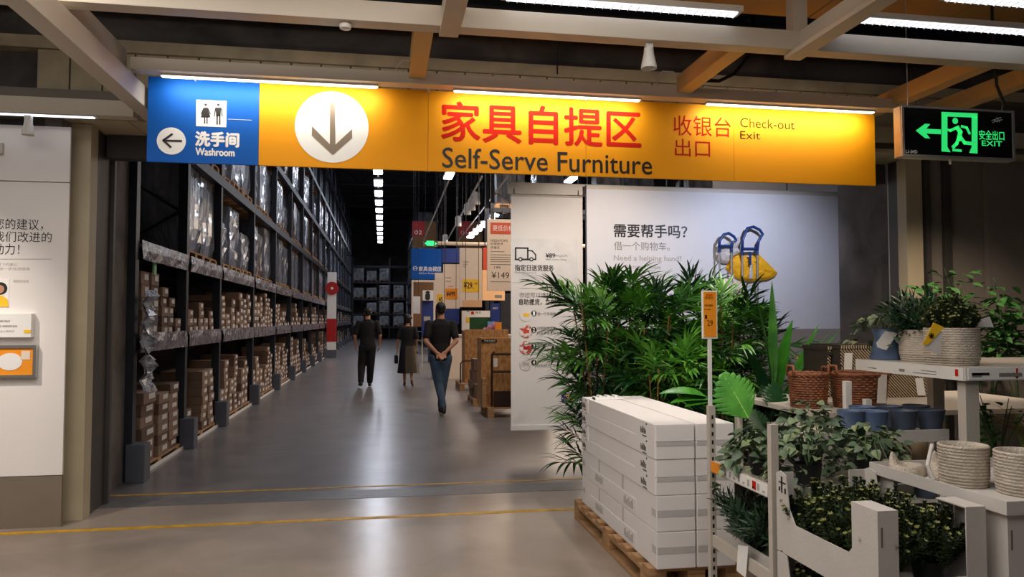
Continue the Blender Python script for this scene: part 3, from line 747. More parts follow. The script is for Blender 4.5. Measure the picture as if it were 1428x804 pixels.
# ---- wrapped pallet loads
def wrapped_mesh(w, d, h, seed):
    r = random.Random(seed); b = MB(); nx, nz = 5, 7; vs = []; fs = []
    # a lumpy wrapped block: rings of points around the load
    ring = []
    for k in range(nx): ring.append((-d/2 + d*k/nx, -w/2))
    for k in range(nx): ring.append((d/2, -w/2 + w*k/nx))
    for k in range(nx): ring.append((d/2 - d*k/nx, w/2))
    for k in range(nx): ring.append((-d/2, w/2 - w*k/nx))
    m = len(ring)
    for j in range(nz+1):
        z = h*j/nz; ins = .97 if j in (0, nz) else 1.0
        for (x, y) in ring:
            vs.append((x*ins + r.uniform(-.018, .006), y*ins + r.uniform(-.014, .006), z + (r.uniform(-.02, .02) if j not in (0, nz) else 0)))
    for j in range(nz):
        for k in range(m): fs.append((j*m+k, j*m+(k+1) % m, (j+1)*m+(k+1) % m, (j+1)*m+k))
    fs.append(tuple(range(m))[::-1]); fs.append(tuple(range(nz*m, nz*m+m)))
    return b.add(vs, fs).mesh('wrapped_load', None)
def pal_mesh(w, d):
    b = MB()
    for k in range(5): b.box(-d/2 + k*d/5+.01, -d/2+(k+1)*d/5-.01, -w/2, w/2, .10, .12)
    for k in (-1, 0, 1): b.box(-d/2, d/2, k*(w/2-.05)-.05, k*(w/2-.05)+.05, 0, .10)
    return b.mesh('pallet', M['wood'])
PM = pal_mesh(.82, 1.02)
WM = []
for i, (h, mm) in enumerate(((.98, 'film'), (.90, 'film'), (1.02, 'film'), (.82, 'filmb'), (.60, 'film'), (.96, 'filmb'))):
    me = wrapped_mesh(.74 if i != 3 else .66, .95, h, i); me.materials.append(M[mm]); WM.append(me)
me = wrapped_mesh(.78, .95, .92, 31); me.materials.append(M['filmw']); WMW = [me]
me = wrapped_mesh(.74, .95, .72, 32); me.materials.append(M['filmw']); WMW.append(me)
def wload(x, y, z, me, label, group=None, rz=0, small=False):
    t = thing('wrapped_pallet', label, 'pallet load', (x, y, z), rz, group)
    inst('pallet', PM, t); inst('wrapped_load', me, t, (0, 0, .121))
    return t
LN = ['lowest', 'second', 'third', 'fourth', 'top']
BN = ['second', 'third', 'fourth', 'fifth', 'sixth', 'seventh', 'eighth']
lz = [2.15] + [z+.031 for z in LV]
cnt = 0
for li, z in enumerate(lz):
    for i in range(1, len(YU)-1):
        ya, yb = YU[i]+.06, YU[i+1]-.06; L = yb-ya; n = 2 if L < 2 else 3
        for k in range(n):
            if rr.random() < (.04 if li < 2 else .12): continue
            y = ya + (k+.5)*L/n
            sc = .98
            r2 = rr.random()
            me = WM[0] if r2 < .34 else WM[1] if r2 < .55 else WM[2] if r2 < .75 else WM[3] if r2 < .85 else WM[4] if r2 < .93 else WM[5]
            BN2 = ORD[i+1]
            if True: lab = f'film wrapped pallet load, {ORD[k+1]} in {BN2} rack bay, {LN[li]} pallet level'; gr = 'wrapped pallet loads on the long rack'
            wload(XF-.06-.51+rr.uniform(-.03, .03), y, z, me, lab, gr); cnt += 1
# ---- red and white column by the rack
q = onX(462, 490, -1.955)
cl = thing('painted_column', 'white aisle column with a red band and round red sign beside the long rack', 'column', (q.x, q.y, 0))
cx, cy = q.x, q.y; w = .165
MB().bbox(cx-w-.02, cx+w+.02, cy-w-.02, cy+w+.02, 0, .30, .01).build('base_guard', M['guard'], cl)
MB().bbox(cx-w, cx+w, cy-w, cy+w, .301, .62, .01).build('shaft', M['plastic'], cl)
MB().bbox(cx-w-.01, cx+w+.01, cy-w-.01, cy+w+.01, .621, 1.5, .01).build('red_band', M['red'], cl)
MB().bbox(cx-w, cx+w, cy-w, cy+w, 1.501, 3.3, .01).build('shaft', M['plastic'], cl)
b = MB(); b.disc(cx+.02, onY(464, 402, cy).z, .25, cy-w-.03, .03, 28); b.build('round_sign', M['red'], cl)
b = MB(); b.disc(cx+.02, onY(464, 402, cy).z, .05, cy-w-.061, .004, 24); b.build('sign_centre', M['plastic'], cl)
# ---- end rack across the aisle
YEnd = 59.0
er = thing('pallet_rack', 'steel pallet rack standing across the far end of the aisle', 'rack', (0, YEnd, 0))
for x in (-2.3, .5, 3.3):
    MB().box(x-.06, x+.06, YEnd-.06, YEnd+.06, 0, 6.3).build('upright', M['rackblue'], er)
    MB().box(x-.06, x+.06, YEnd+1.0, YEnd+1.1, 0, 6.3).build('upright', M['rackblue'], er)
for li, z in enumerate((.95, 1.95, 3.1, 4.4, 5.65)):
    MB().box(-2.24, 3.24, YEnd-.08, YEnd, z-.12, z).build('beam', M['rackblue'], er)
    MB().box(-2.24, 3.24, YEnd+1.02, YEnd+1.10, z-.12, z).build('beam', M['rackblue'], er)
    if z > 5: continue
    for k in range(5):
        x = -1.85 + k*.98 + (.1 if k > 2 else 0)
        if rr.random() < .1: continue
        wload(x, YEnd+.5, z+.001, WMW[rr.random() < .4], f'pale wrapped load on the aisle end rack, {ORD[li+1]} level, {ORD[k+1]} along', 'pale wrapped loads at the aisle end', rz=pi/2)
# mirrored far rack on the other side of the aisle
XR2 = 1.75
fr = thing('pallet_rack', 'steel pallet rack on the far stretch of aisle beyond the blue wall sign', 'rack', (XR2, 41, 0))
for y in (41, 43.7, 46.4, 49.1, 51.8, 54.5):
    MB().box(XR2, XR2+.1, y-.05, y+.05, 0, 8.2).build('upright', M['rackblue'], fr)
    MB().box(XR2+1.0, XR2+1.1, y-.05, y+.05, 0, 8.2).build('upright', M['rackblue'], fr)
for li, z in enumerate((1.3, 2.6, 3.9, 5.2, 6.5)):
    MB().box(XR2-.02, XR2+.08, 40.95, 54.55, z-.12, z).build('beam', M['rackblue'], fr)
    MB().box(XR2+1.02, XR2+1.1, 40.95, 54.55, z-.12, z).build('beam', M['rackblue'], fr)
    for k in range(15):
        if rr.random() < .1: continue
        wload(XR2+.56, 41.52+k*.9, z+.001, WM[rr.choice((0, 1, 2, 4))], f'film wrapped load on the far rack beyond the blue sign, {ORD[li+1]} level, {ORD[k+1]} along', 'loads on the far rack beyond the sign')
# rack with pale loads seen over the white banners
hr = thing('pallet_rack', 'high rack glimpsed between the yellow sign and the white banners', 'rack', (7.0, 17, 0))
for x in (2.9, 5.6, 8.3, 11.0):
    MB().box(x-.05, x+.05, 20, 20.1, 0, 6.2).build('upright', M['rackblue'], hr)
    MB().box(x-.05, x+.05, 21.0, 21.1, 0, 6.2).build('upright', M['rackblue'], hr)
MB().box(2.9, 11.0, 19.95, 20.05, 4.35, 4.47).build('beam', M['rackblue'], hr)
MB().box(2.9, 11.0, 21.02, 21.1, 4.35, 4.47).build('beam', M['rackblue'], hr)
for k, x in enumerate((3.4, 4.5, 6.2, 7.1, 8.9, 10.2)):
    wload(x, 20.52, 4.471, WMW[0] if k % 2 == 0 else WM[0], f'wrapped load high above the white banners, {ORD[k+1]} along its rack', 'loads on the high rack', rz=pi/2)
# ---- high bay lights along the aisle
hm = MB().box(-.16, .16, -.6, .6, 0, .05).mesh('diffuser', M['ledfar']); hh = MB().box(-.18, .18, -.62, .62, .051, .13).mesh('housing', M['offw'])
for i in range(11):
    y = 28.4+i*2.6
    t = thing('high_bay_lamp', f'bright rectangular aisle lamp, {ORD[i+1]} in the row over the aisle', 'lamp', (-.22, y, 7.0), 0, 'lamps over the aisle')
    inst('diffuser', hm, t); inst('housing', hh, t)
tag(MB().box(-.26, -.18, 8, 58, 7.14, 7.20).build('lamp_rail', M['rackdk']), 'thin dark rail carrying the aisle lamps', 'rail')
for i, (px, py) in enumerate(((626, 246), (703, 250), (797, 251))):
    q = onZ(px, py, 7.0)
    t = thing('high_bay_lamp', ['bright lamp below the word Serve on the sign', 'bright lamp beside the top of the delivery banner', 'bright lamp above the gap between the banners'][i], 'lamp', (q.x, q.y, 7.0), .0)
    inst('diffuser', hm, t); inst('housing', hh, t)
    MB().tube([(q.x, q.y, 7.13), (q.x, q.y, 9.6)], .008, 5).build('hanging_rod', M['rackdk'], t)
for i in range(7):
    px = 656+(689-656)*i/6.; py = 331+(302-331)*i/6.
    q = onY(px, py, 27-i*1.0)
    t = thing('track_lamp', f'small cool lamp in the slanting row beside the 149 price board, {ORD[i+1]} from below', 'lamp', q, 0, 'slanting row of small lamps')
    MB().box(q.x-.11, q.x+.11, q.y-.2, q.y+.2, q.z, q.z+.05).build('diffuser', M['ledfar'], t); MB().box(q.x-.05, q.x+.05, q.y-.05, q.y+.05, q.z+.051, q.z+.2).build('housing', M['offw'], t); MB().tube([(q.x, q.y, q.z+.2), (q.x, q.y, 9.6)], .006, 5).build('hanging_rod', M['rackdk'], t)
# slanting rails and spots over the display
def rail(p0, p1, za, label, r=.025, m='offw'):
    a = onZ(*p0, za); b = onZ(*p1, za)
    tag(MB().tube([a, b], r, 6).build('lighting_rail', M[m]), label, 'rail')
rail((626, 251), (588, 342), 4.9, 'slanting pale rail running down to the blue wall sign')
rail((672, 246), (620, 342), 4.9, 'slanting pale rail carrying white spot lamps', .03)
rail((708, 246), (640, 335), 4.9, 'slanting thin rail beside the small row of lamps', .02)
for i, (px, py) in enumerate(((664, 271), (658, 280), (652, 287), (639, 305), (621, 331))):
    q = onZ(px, py-5, 4.85); 
    t = thing('rail_spot', f'white spot lamp on the slanting rail, {ORD[i+1]} from above', 'lamp', q, 0, 'spots on the slanting rail')
    MB().lathe([(.05, -.02), (.10, -.06), (.10, -.36), (.08, -.36)], 12, q).build('shade', M['white'], t); MB().tube([(q.x, q.y, q.z-.03), (q.x, q.y, 9.6)], .006, 5).build('hanging_rod', M['rackdk'], t)
    if i == 4: MB().lathe([(.07, -.37), (.07, -.375)], 12, q).build('bulb', M['ledfar'], t)
# ================================================================== DISPLAY AREA BESIDE THE AISLE
def board_px(name, x0, x1, yt, yb, Y, m, label, cat, th=.04, posts=True):
    """upright board measured on the photograph, standing on two legs or hung on rods"""
    a = onY(x0, yt, Y); b = onY(x1, yb, Y); zt = a.z; zb = onY(x0, yb, Y).z
    t = thing(name, label, cat, ((a.x+b.x)/2, Y, 0 if posts else zb))
    MB().bbox(a.x, b.x, Y, Y+th, zb, zt, .004).build('board', M[m], t)
    if posts == 'hang':
        for xx in (a.x+.06, b.x-.06): MB().tube([(xx, Y+th/2, zt-.01), (xx, Y+th/2, 9.6)], .006, 5).build('hanging_wire', M['rackdk'], t)
    elif posts:
        for xx in (a.x+.03, b.x-.03): MB().box(xx-.02, xx+.02, Y+th+.001, Y+th+.04, 0, zt-.02).build('leg', M['offw'], t)
    return t
def dpx(t, name, x0, x1, yt, yb, Y, m, th=.004):
    a = onY(x0, yt, Y); b = onY(x1, yb, Y)
    return MB().box(a.x, b.x, Y-th, Y-.0005, onY(x0, yb, Y).z, a.z).build(name, M[m], t)
def tpx(t, name, body, x0, x1, yt, yb, Y, m, bold=0.0): return fitpx(name, body, x0, x1, yt, yb, (x0+x1)/2, m, bold, Y, t)
# 149 board (hung)
Y = 12.6
t = board_px('price_board', 679.5, 716, 305, 405, Y, 'price', 'hanging white price board with red header and the price 149', 'sign', posts='hang')
dpx(t, 'header', 684, 716, 310, 326, Y, 'redd')
tpx(t, 'lettering', '更低价格', 687, 716, 314, 322, Y-.004, 'swhite')
tpx(t, 'lettering', 'NISSAFORS', 684, 708, 333.5, 337, Y, 'ink')
tpx(t, 'lettering', '尼斯索思', 684, 702, 338, 341.5, Y, 'ink'); tpx(t, 'lettering', '手推车', 684, 697, 343, 347, Y, 'ink')
for r_, yy in enumerate((350, 354.5, 358, 361, 364, 368, 392)): dpx(t, 'fine_print', 684, 712 if r_ else 703, yy, yy+.7, Y, 'inkg')
tpx(t, 'lettering', '199', 689, 698, 371, 374.5, Y, 'ink')
tpx(t, 'price_figures', '¥149', 685.5, 710, 379, 388, Y, 'ink')
# 29.99 board
Y = 16.0
t = board_px('price_board', 641, 672, 345.5, 428, Y, 'price', 'tall cream price board with a yellow card reading 29.99', 'sign', posts='hang')
dpx(t, 'price_card', 645, 668.5, 389, 407, Y, 'yellowp')
tpx(t, 'price_figures', '¥29.', 647, 660, 393, 402, Y-.004, 'ink', .01); tpx(t, 'price_figures', '99', 661.5, 666, 394, 397, Y-.004, 'ink')
for yy in (364, 367.5, 370.5): tpx(t, 'fine_print', '产品名称', 645, 654-(yy-364)*.6, yy, yy+2, Y, 'ink')
# 499 board
Y = 17.0
t = board_px('price_board', 618, 641, 368, 430, Y, 'price', 'cream price board with an orange card reading 499 behind the man in jeans', 'sign', posts='hang')
dpx(t, 'price_card', 621, 638, 402, 417, Y, 'orange')
tpx(t, 'price_figures', '¥499', 622.5, 634.5, 406, 413, Y-.004, 'ink', .01)
for yy in (386, 391): tpx(t, 'fine_print', '产品名称', 620.5, 629, yy, yy+2, Y, 'ink')
tpx(t, 'fine_print', '599', 625, 632, 398, 400.5, Y, 'redd')
Y = 18.0
t = board_px('price_board', 606.5, 619, 380, 432, Y, 'price', 'narrow cream price board with a cropped yellow card reading 5', 'sign', posts='hang')
dpx(t, 'price_card', 609.5, 617.5, 410, 421, Y, 'yellowp'); tpx(t, 'price_figures', '¥5', 612, 617, 414, 420, Y-.004, 'ink', .01)
# peach boards behind
t = board_px('poster_board', 672.5, 704, 376, 418.5, 19.0, 'peach', 'peach lit board behind the 149 price board', 'sign', posts='hang')
dpx(t, 'small_print', 690, 700, 411, 415, 19.0, 'inkg')
t = board_px('poster_board', 645.5, 671.5, 418, 428, 15.6, 'peach', 'low peach strip board under the 29.99 price board', 'sign', posts='hang')
t = board_px('display_poster', 673.5, 680, 345, 376, 18.0, 'redd', 'narrow brown and red poster between the price boards', 'sign', posts='hang')
# blue wall sign
Y = 25.0
t = board_px('wall_sign', 574, 616, 346, 389, Y, 'sblue', 'blue wall sign with white Chinese lettering above the information desk', 'sign', th=.1, posts='hang')
fitpx('lettering', '家具自提区', 584, 616, 371.5, 378, 600, 'swhite', .01, Y, t)
fitpx('lettering', 'Self-Serve Furniture', 584, 608, 379.5, 382, 596, 'swhite', .0, Y, t)
o = MB(); c = xz(579, 374, Y); o.disc(c[0], c[1], .075, Y-.001, .003, 24, inner=.058); o.stroke([xz(577, 374, Y), xz(581.5, 374, Y)], .02, Y-.001); o.build('ring_emblem', M['swhite'], t)
t = board_px('blue_fascia_board', 616.5, 641, 346, 366, 25.0, 'dblue', 'deep blue panel beside the blue wall sign, above the price boards', 'sign', posts='hang')
# frame under the blue sign with brown backdrop
t = board_px('backdrop_board', 575, 607, 392, 455, 26.5, 'tanp', 'brown back panel under the blue wall sign', 'panel')
a = onY(574, 390, 24.6); b = onY(607, 470, 24.6)
fr_ = thing('portal_frame', 'cream portal frame under the blue wall sign', 'frame', (a.x, 24.6, 0))
MB().box(a.x, a.x+.06, 24.6, 24.68, 0, a.z).build('post', M['price'], fr_); MB().box(b.x-.06, b.x, 24.6, 24.68, 0, a.z).build('post', M['price'], fr_)
MB().box(a.x+.061, b.x-.061, 24.6, 24.68, a.z-.07, a.z).build('header', M['price'], fr_)
t = board_px('light_board', 576, 586, 413, 437, 23.8, 'plastic', 'bright white light board under the blue wall sign', 'sign', posts='hang')
t = board_px('info_pillar', 588.5, 604, 419, 470, 23.0, 'dblue', 'blue information pillar with a white i at its head', 'sign', th=.3)
dpx(t, 'white_head', 589, 603.5, 405, 419, 23.0, 'plastic', .3)
fitpx('lettering', 'i', 594, 599, 406.5, 417, 596, 'ink', .05, 22.695, t)
dpx(t, 'screen', 591, 600, 441, 447, 22.995, 'inkl')
# red and tan aisle banners hung high
for nm, x0, x1, lab in (('02', 575, 608, 'high tan aisle banner with a red corner reading 02'), ('04', 640, 673, 'high tan aisle banner with a red corner reading 04, over the price boards')):
    Y = 33.0
    t = board_px('aisle_banner', x0, x1, 308, 345, Y, 'tanp', lab, 'banner', posts='hang', th=.03)
    if nm == '04':
        dpx(t, 'red_field', 640, 657, 308, 329, Y, 'red'); tpx(t, 'numerals', '04', 642.5, 652, 321, 327, Y-.004, 'inkl')
    else:
        dpx(t, 'red_field', 575, 592, 308, 329, Y, 'red'); tpx(t, 'numerals', '02', 578, 588.5, 321, 326.5, Y-.004, 'swhite')
    tpx(t, 'fine_print', '通道', x0+3, x0+8, 312, 315, Y-.004, 'redd')
# small far exit sign
Y = 22.0
t = board_px('exit_sign', 590, 611, 335, 343.5, Y, 'exitb', 'small distant green exit sign above the blue wall sign', 'sign', posts='hang')
o = MB(); c = onY(600, 339, Y)
o.box(c.x-.10, c.x+.10, Y-.01, Y-.001, c.z-.07, c.z+.07)
o.prismY([xz(592, 339, Y), xz(595, 336.8, Y), xz(595, 341, Y)], Y-.01, Y-.001); o.prismY([xz(609.5, 339.6, Y), xz(606.5, 337.3, Y), xz(606.5, 341.6, Y)], Y-.01, Y-.001)
o.build('green_symbols', mat('distant exit glow', (30, 220, 110), .4, emit=(40, 235, 120), estr=1.6), t)
# long pale pipe over the display
a = onY(610, 339, 20); b = onY(700, 341, 20)
tag(MB().tube([a, (b.x+3, 20, b.z)], .05, 8).build('conduit_pipe', M['price']), 'long pale pipe over the price boards', 'pipe')
# display counter and its contents
Y = 18.5
ct = thing('sales_counter', 'long cream sales counter behind the man in jeans', 'counter', (4.0, Y, 0))
a = onY(604, 432, Y)
MB().bbox(a.x, 4.6, Y, Y+.6, .0, 1.05, .01).build('body', M['price'], ct); MB().bbox(a.x-.03, 4.63, Y-.03, Y+.63, 1.051, 1.09, .005).build('top', M['offw'], ct)
bp = board_px('notice_board', 644, 685, 433, 460, 17.2, 'plastic', 'white panel with red and black notes above the strand board bin', 'panel')
dpx(bp, 'red_note', 657, 661, 434, 438, 17.2, 'sred'); dpx(bp, 'price_note', 650, 660, 442, 449.5, 17.2, 'yellowp'); dpx(bp, 'black_note', 651, 655, 433.5, 434.5, 17.2, 'ink')
tpx(bp, 'note_print', '推车', 663, 671, 433.5, 437, 17.2, 'ink')
t = board_px('green_screen', 655, 685, 442, 461, 16.6, 'green', 'dark green panel behind the strand board bin', 'panel')
t = board_px('blue_totem', 685, 697, 423, 450, 16.2, 'dblue', 'narrow deep blue totem beside the green panel', 'sign', th=.2)
tpx(t, 'lettering', '家具提货', 687, 694, 428, 431, 16.195, 'swhite')
t = board_px('blue_tablet', 616, 640, 430, 452, 16.4, 'dblue', 'blue panel just behind the head of the man in jeans', 'sign', th=.1, posts='hang')
t = board_px('shelf_screen', 698, 716, 409, 470, 19.5, 'rackdk', 'dark shelving glimpsed beyond the blue totem', 'shelf', th=.4)
a = onY(560, 450, 19.8)
# grey cart near the aisle
q = onZ(590, 492, 0)
kt = thing('wire_cart', 'pale wire shopping cart beyond the woman in the long dress', 'cart', (q.x, q.y, 0))
def wire_cart(t, x, y, h=1.0, w=.55, d=.8, m='alu'):
    for sx in (-1, 1):
        for sy in (-1, 1):
            MB().tube([(x+sx*w/2, y+sy*d/2, .08), (x+sx*w/2, y+sy*d/2, h)], .014, 6).build('post', M[m], t)
            MB().lathe([(.04, 0), (.05, .03), (.04, .07)], 10, (x+sx*w/2, y+sy*d/2, .0)).build('wheel', M['black'], t)
    for z in (.2, .55, h-.05):
        b = MB()
        for k in range(7): b.tube([(x-w/2+k*w/6, y-d/2, z), (x-w/2+k*w/6, y+d/2, z)], .006, 4)
        for sy in (-1, 1): b.tube([(x-w/2, y+sy*d/2, z), (x+w/2, y+sy*d/2, z)], .01, 4)
        tag(b.build('wire_shelf', M[m], t), kind='stuff')
wire_cart(kt, q.x, q.y)
# ---- strand board stands
def pallet(x0, x1, y0, y1, label, h=.144, z0=0.0, name='wooden_pallet', boards=7):
    t = thing(name, label, 'pallet', ((x0+x1)/2, (y0+y1)/2, z0))
    lx = x1-x0; ly = y1-y0; n = boards
    for k in range(n):
        ya = y0 + k*(ly-.1)/(n-1)
        MB().bbox(x0, x1, ya, ya+.1, z0+h-.022, z0+h, .002).build('deck_board', M['wood'], t)
    for xx in (x0, (x0+x1)/2-.05, x1-.1):
        MB().bbox(xx, xx+.1, y0, y1, z0+h-.044, z0+h-.023, .002).build('stringer_board', M['wood'], t)
        MB().bbox(xx, xx+.1, y0, y1, z0+0.0, z0+.022, .002).build('bottom_board', M['wood'], t)
        for yy in (y0, (y0+y1)/2-.07, y1-.14):
            MB().bbox(xx, xx+.1, yy, yy+.14, z0+.023, z0+h-.045, .003).build('block', M['wood'], t)
    return t
q = onZ(680, 582.5, 0)
px0, py0 = q.x, q.y
pallet(px0, px0+1.2, py0, py0+.8, 'wooden pallet under the front strand board, beside the delivery banner', h=.15)
qb = onY(671.5, 559, py0+.15)
sb = thing('strand_board_stand', 'upright strand board stand with black label strip on a pallet', 'stand', (qb.x+.4, py0+.15, .151))
ztop = onY(671, 471, py0+.15).z
MB().bbox(qb.x, qb.x+1.05, py0+.2, py0+.24, .151, ztop, .003).build('front_board', M['osb'], sb)
MB().bbox(qb.x, qb.x+.06, py0+.05, py0+.199, .151, ztop-.6, .003).build('side_rail', M['wood'], sb)
MB().bbox(qb.x, qb.x+.03, py0+.241, py0+.7, .151, ztop, .003).build('side_board', M['osb'], sb)
a = onY(671, 473, py0+.19); b = onY(693, 477, py0+.19)
MB().box(a.x+.005, b.x, py0+.19, py0+.199, b.z, a.z).build('label_strip', M['black'], sb)
fitpx('lettering', '平板手推车', 675, 691, 474, 476, 683, 'swhite', 0, py0+.1895, sb)
# dark hand cart leaning in front of the board
Yc = py0+.06
cxl = onY(686, 500, Yc).x
kc = thing('platform_cart', 'dark brown metal frame cart in front of the strand board', 'cart', (cxl+.4, Yc, .151))
z1 = onY(686, 490, Yc).z; z2 = onY(690, 518, Yc).z; zp = onY(690, 545, Yc).z
for xx in (cxl, cxl+.75): MB().tube([(xx, Yc, .16), (xx, Yc, z1-.04), (xx+(.04 if xx == cxl else -.04), Yc, z1)], .016, 8).build('upright_tube', M['rust'], kc)
for z in (onY(690, 493.5, Yc).z, z2): MB().tube([(cxl, Yc, z), (cxl+.75, Yc, z)], .018, 8).build('cross_tube', M['rust'], kc)
MB().bbox(cxl+.03, cxl+.72, Yc-.03, Yc+.03, .152, zp, .006).build('platform', M['rust'], kc)
a = onY(691, 499, Yc-.02); MB().box(a.x-.03, a.x+.03, Yc-.024, Yc-.019, a.z-.13, a.z).build('hang_tag', M['label'], kc)
# small cartons beside it
q = onZ(660, 566, 0); n = 0
lowp = pallet(q.x, q.x+.75, q.y+.0, q.y+.9, 'low pallet carrying dark cartons beside the strand board stand', h=.12, boards=6)
for i, (dx, dy, w, d, z, h, lab) in enumerate(((.02, .35, .55, .45, .121, .14, 'bottom'), (.0, .35, .58, .42, .262, .14, 'second'), (.03, .37, .52, .42, .403, .17, 'third'), (.05, .36, .5, .4, .574, .20, 'top'))):
    b = MB().bbox(q.x+dx, q.x+dx+w, q.y+dy, q.y+dy+d, z, z+h-.002, .004).build('carton', M['cartond'])
    tag(b, f'dark brown carton beside the strand board stand, {lab} of its pile', 'box', 'dark cartons by the strand board')
    MB().box(q.x+dx+.1, q.x+dx+.25, q.y+dy-.003, q.y+dy-.0005, z+h*.3, z+h*.7).build('label', M['label'], b)
q2 = onZ(668, 578, 0)
b = MB()
for i in range(4):
    tag(MB().bbox(q.x+.03+i*.14, q.x+.165+i*.14, q.y+.04, q.y+.3, .121, .36-.03*i, .004).build('carton', M['cartond']), f'small dark carton on the low pallet edge, {ORD[i+1]} from the aisle', 'box', 'dark cartons by the strand board')
# back strand board wall on its own pallet
q = onZ(641, 545, 0)
pallet(q.x, q.x+1.9, q.y, q.y+.9, 'wooden pallet under the tall strand board bin behind the jeans', h=.15, boards=7)
Yb2 = q.y+.25
zt3 = onY(660, 459, Yb2).z; x0 = onY(648, 500, Yb2).x; x1 = onY(709, 500, Yb2).x
bn = thing('strand_board_bin', 'tall orange lit strand board bin behind the front strand board stand', 'bin', ((x0+x1)/2, Yb2, .151))
MB().bbox(x0, x1, Yb2, Yb2+.03, .151, zt3, .003).build('front_panel', M['osb'], bn)
MB().bbox(x0, x0+.03, Yb2+.031, Yb2+.6, .151, zt3-.03, .003).build('side_panel', M['osb'], bn)
MB().bbox(x1-.03, x1, Yb2+.031, Yb2+.6, .151, zt3-.03, .003).build('side_panel', M['osb'], bn)
MB().bbox(x0+.031, x1-.031, Yb2+.57, Yb2+.6, .151, zt3-.03, .003).build('back_panel', M['osb'], bn)
MB().bbox(x0+.031, x1-.031, Yb2+.031, Yb2+.569, zt3-.1, zt3-.08, .003).build('shelf', M['osb'], bn)
a = onY(641, 503, Yb2-.12)
tag(MB().tube([(a.x+.02, Yb2-.1, .151), (a.x+.02, Yb2-.1, a.z-.05), (a.x+.07, Yb2-.1, a.z), (x0+.35, Yb2-.1, a.z), (x0+.35, Yb2-.1, .151)], .014, 8).build('cart_handle', M['rust']), 'thin dark handle bar standing before the strand board bin', 'handle')
zz = zt3-.079
b = MB(); vs = []; n = 12; a = onY(667, 460, Yb2+.2); c = onY(690, 452, Yb2+.2)
for j in range(n+1):
    f = j/n; x = a.x+(c.x-a.x)*f; hh_ = .03+.20*f+.02*sin(j*1.9)
    for k in range(5):
        an = pi*k/4; vs.append((x, Yb2+.2-.13*cos(an), zz+.0+hh_*sin(an)))
fs = []
for j in range(n):
    for k in range(4): fs.append((5*j+k, 5*j+k+1, 5*j+k+6, 5*j+k+5))
    fs.append((5*j+4, 5*j, 5*j+5, 5*j+9))
fs += [(0, 1, 2, 3, 4), (5*n+4, 5*n+3, 5*n+2, 5*n+1, 5*n)]
tag(b.add(vs, fs).build('folded_rug', M['purple'], smooth=True), 'folded purple textile lying on top of the strand board bin', 'textile')
a = onY(690, 449, Yb2+.1); c = onY(699, 462, Yb2+.1)
tag(MB().bbox(a.x, c.x, Yb2+.05, Yb2+.07, zz, a.z, .003).build('price_card', M['orange']), 'orange card standing on top of the strand board bin', 'card')
a = onY(680, 448, Yb2+.4); c = onY(690, 458, Yb2+.4)
tag(MB().bbox(a.x, c.x, Yb2+.38, Yb2+.44, zz, a.z, .003).build('blue_pack', mat('light blue pack', (120, 170, 215), .5)), 'light blue pack behind the purple textile', 'pack')
# low shelf with wood goods near the aisle edge
q = onZ(598, 505, 0)
t = thing('low_display_shelf', 'dark low display shelf at the aisle edge beyond the man in jeans', 'shelf', (q.x, q.y, 0))
for dz in (.15, .5, .85, 1.2): MB().box(q.x, q.x+.9, q.y, q.y+.5, dz, dz+.03).build('shelf', M['osb'], t)
MB().box(q.x, q.x+.04, q.y, q.y+.5, 0, 1.3).build('side', M['rackdk'], t); MB().box(q.x+.86, q.x+.9, q.y, q.y+.5, 0, 1.3).build('side', M['rackdk'], t)
for i in range(6):
    h = .16+.04*(i % 3)
    tag(MB().bbox(q.x+.06+(i % 3)*.26, q.x+.29+(i % 3)*.26, q.y+.05, q.y+.35, (.531 if i < 3 else .881), (.531 if i < 3 else .881)+h, .005).build('carton', M['carton']), f'carton on the low display shelf, {"middle" if i < 3 else "upper"} shelf, {ORD[i % 3+1]} from the aisle', 'box', 'cartons on the low display shelf')

# ================================================================== BANNERS
YN = 8.0
ft = thing('banner_frame', 'pale grey overhead rail carrying the two white banners', 'rail', (2.7, YN, 0))
a = onY(708, 250, YN); b = onY(1176, 262, YN)
MB().bbox(a.x, 5.25, YN-.03, YN+.03, onY(708, 270, YN).z, onY(708, 254, YN).z, .004).build('rail', M['offw'], ft)
for xx in (a.x+.1, 2.6, 4.6): MB().tube([(xx, YN, onY(708, 254, YN).z-.01), (xx, YN, 9.6)], .006, 6).build('hanging_wire', M['rackdk'], ft)
# delivery banner
Yl = YN-.06
x0 = onY(712.5, 450, Yl).x; x1 = onY(813, 450, Yl).x; zt = onY(713, 272, Yl).z; zb = onY(713, 600, Yl).z
ab = thing('delivery_banner', 'tall white hanging banner with lorry pictogram and four numbered steps', 'banner', ((x0+x1)/2, Yl, zb))
MB().bbox(x0, x1, Yl, Yl+.004, zb+.05, zt, .001).build('textile', M['banner'], ab)
MB().bbox(x0-.005, x1+.005, Yl-.014, Yl+.016, zb, zb+.055, .006).build('bottom_bar', M['white'], ab)
MB().tube([(x0, Yl+.002, zt), (x1, Yl+.002, zt)], .012, 8).build('top_bar', M['offw'], ab)
for xx in (x0+.04, x1-.04): MB().tube([(xx, Yl+.002, zt), (xx, Yl+.03, zt+.08)], .005, 6).build('hook', M['alu'], ab)
MB().box(x0+.02, x1-.06, Yl-.003, Yl-.0005, onY(720, 394, Yl).z, onY(720, 332, Yl).z).build('insert_sheet', mat('banner insert', (216, 213, 210), .6), ab)
yl = Yl-.0035
def LP(pts): return [xz(p[0], p[1], yl) for p in pts]
def B(body, x0, x1, yt, yb, m='ink', bold=0.0, name='lettering'): return fitpx(name, body, x0, x1, yt, yb, (x0+x1)/2, m, bold, yl, ab)
o = MB(); w = .017
o.stroke(LP([(719, 345.5), (736, 345.8), (736, 361)]), w, yl); o.stroke(LP([(719, 345.5), (719, 361.5), (722.5, 361.5)]), w, yl)
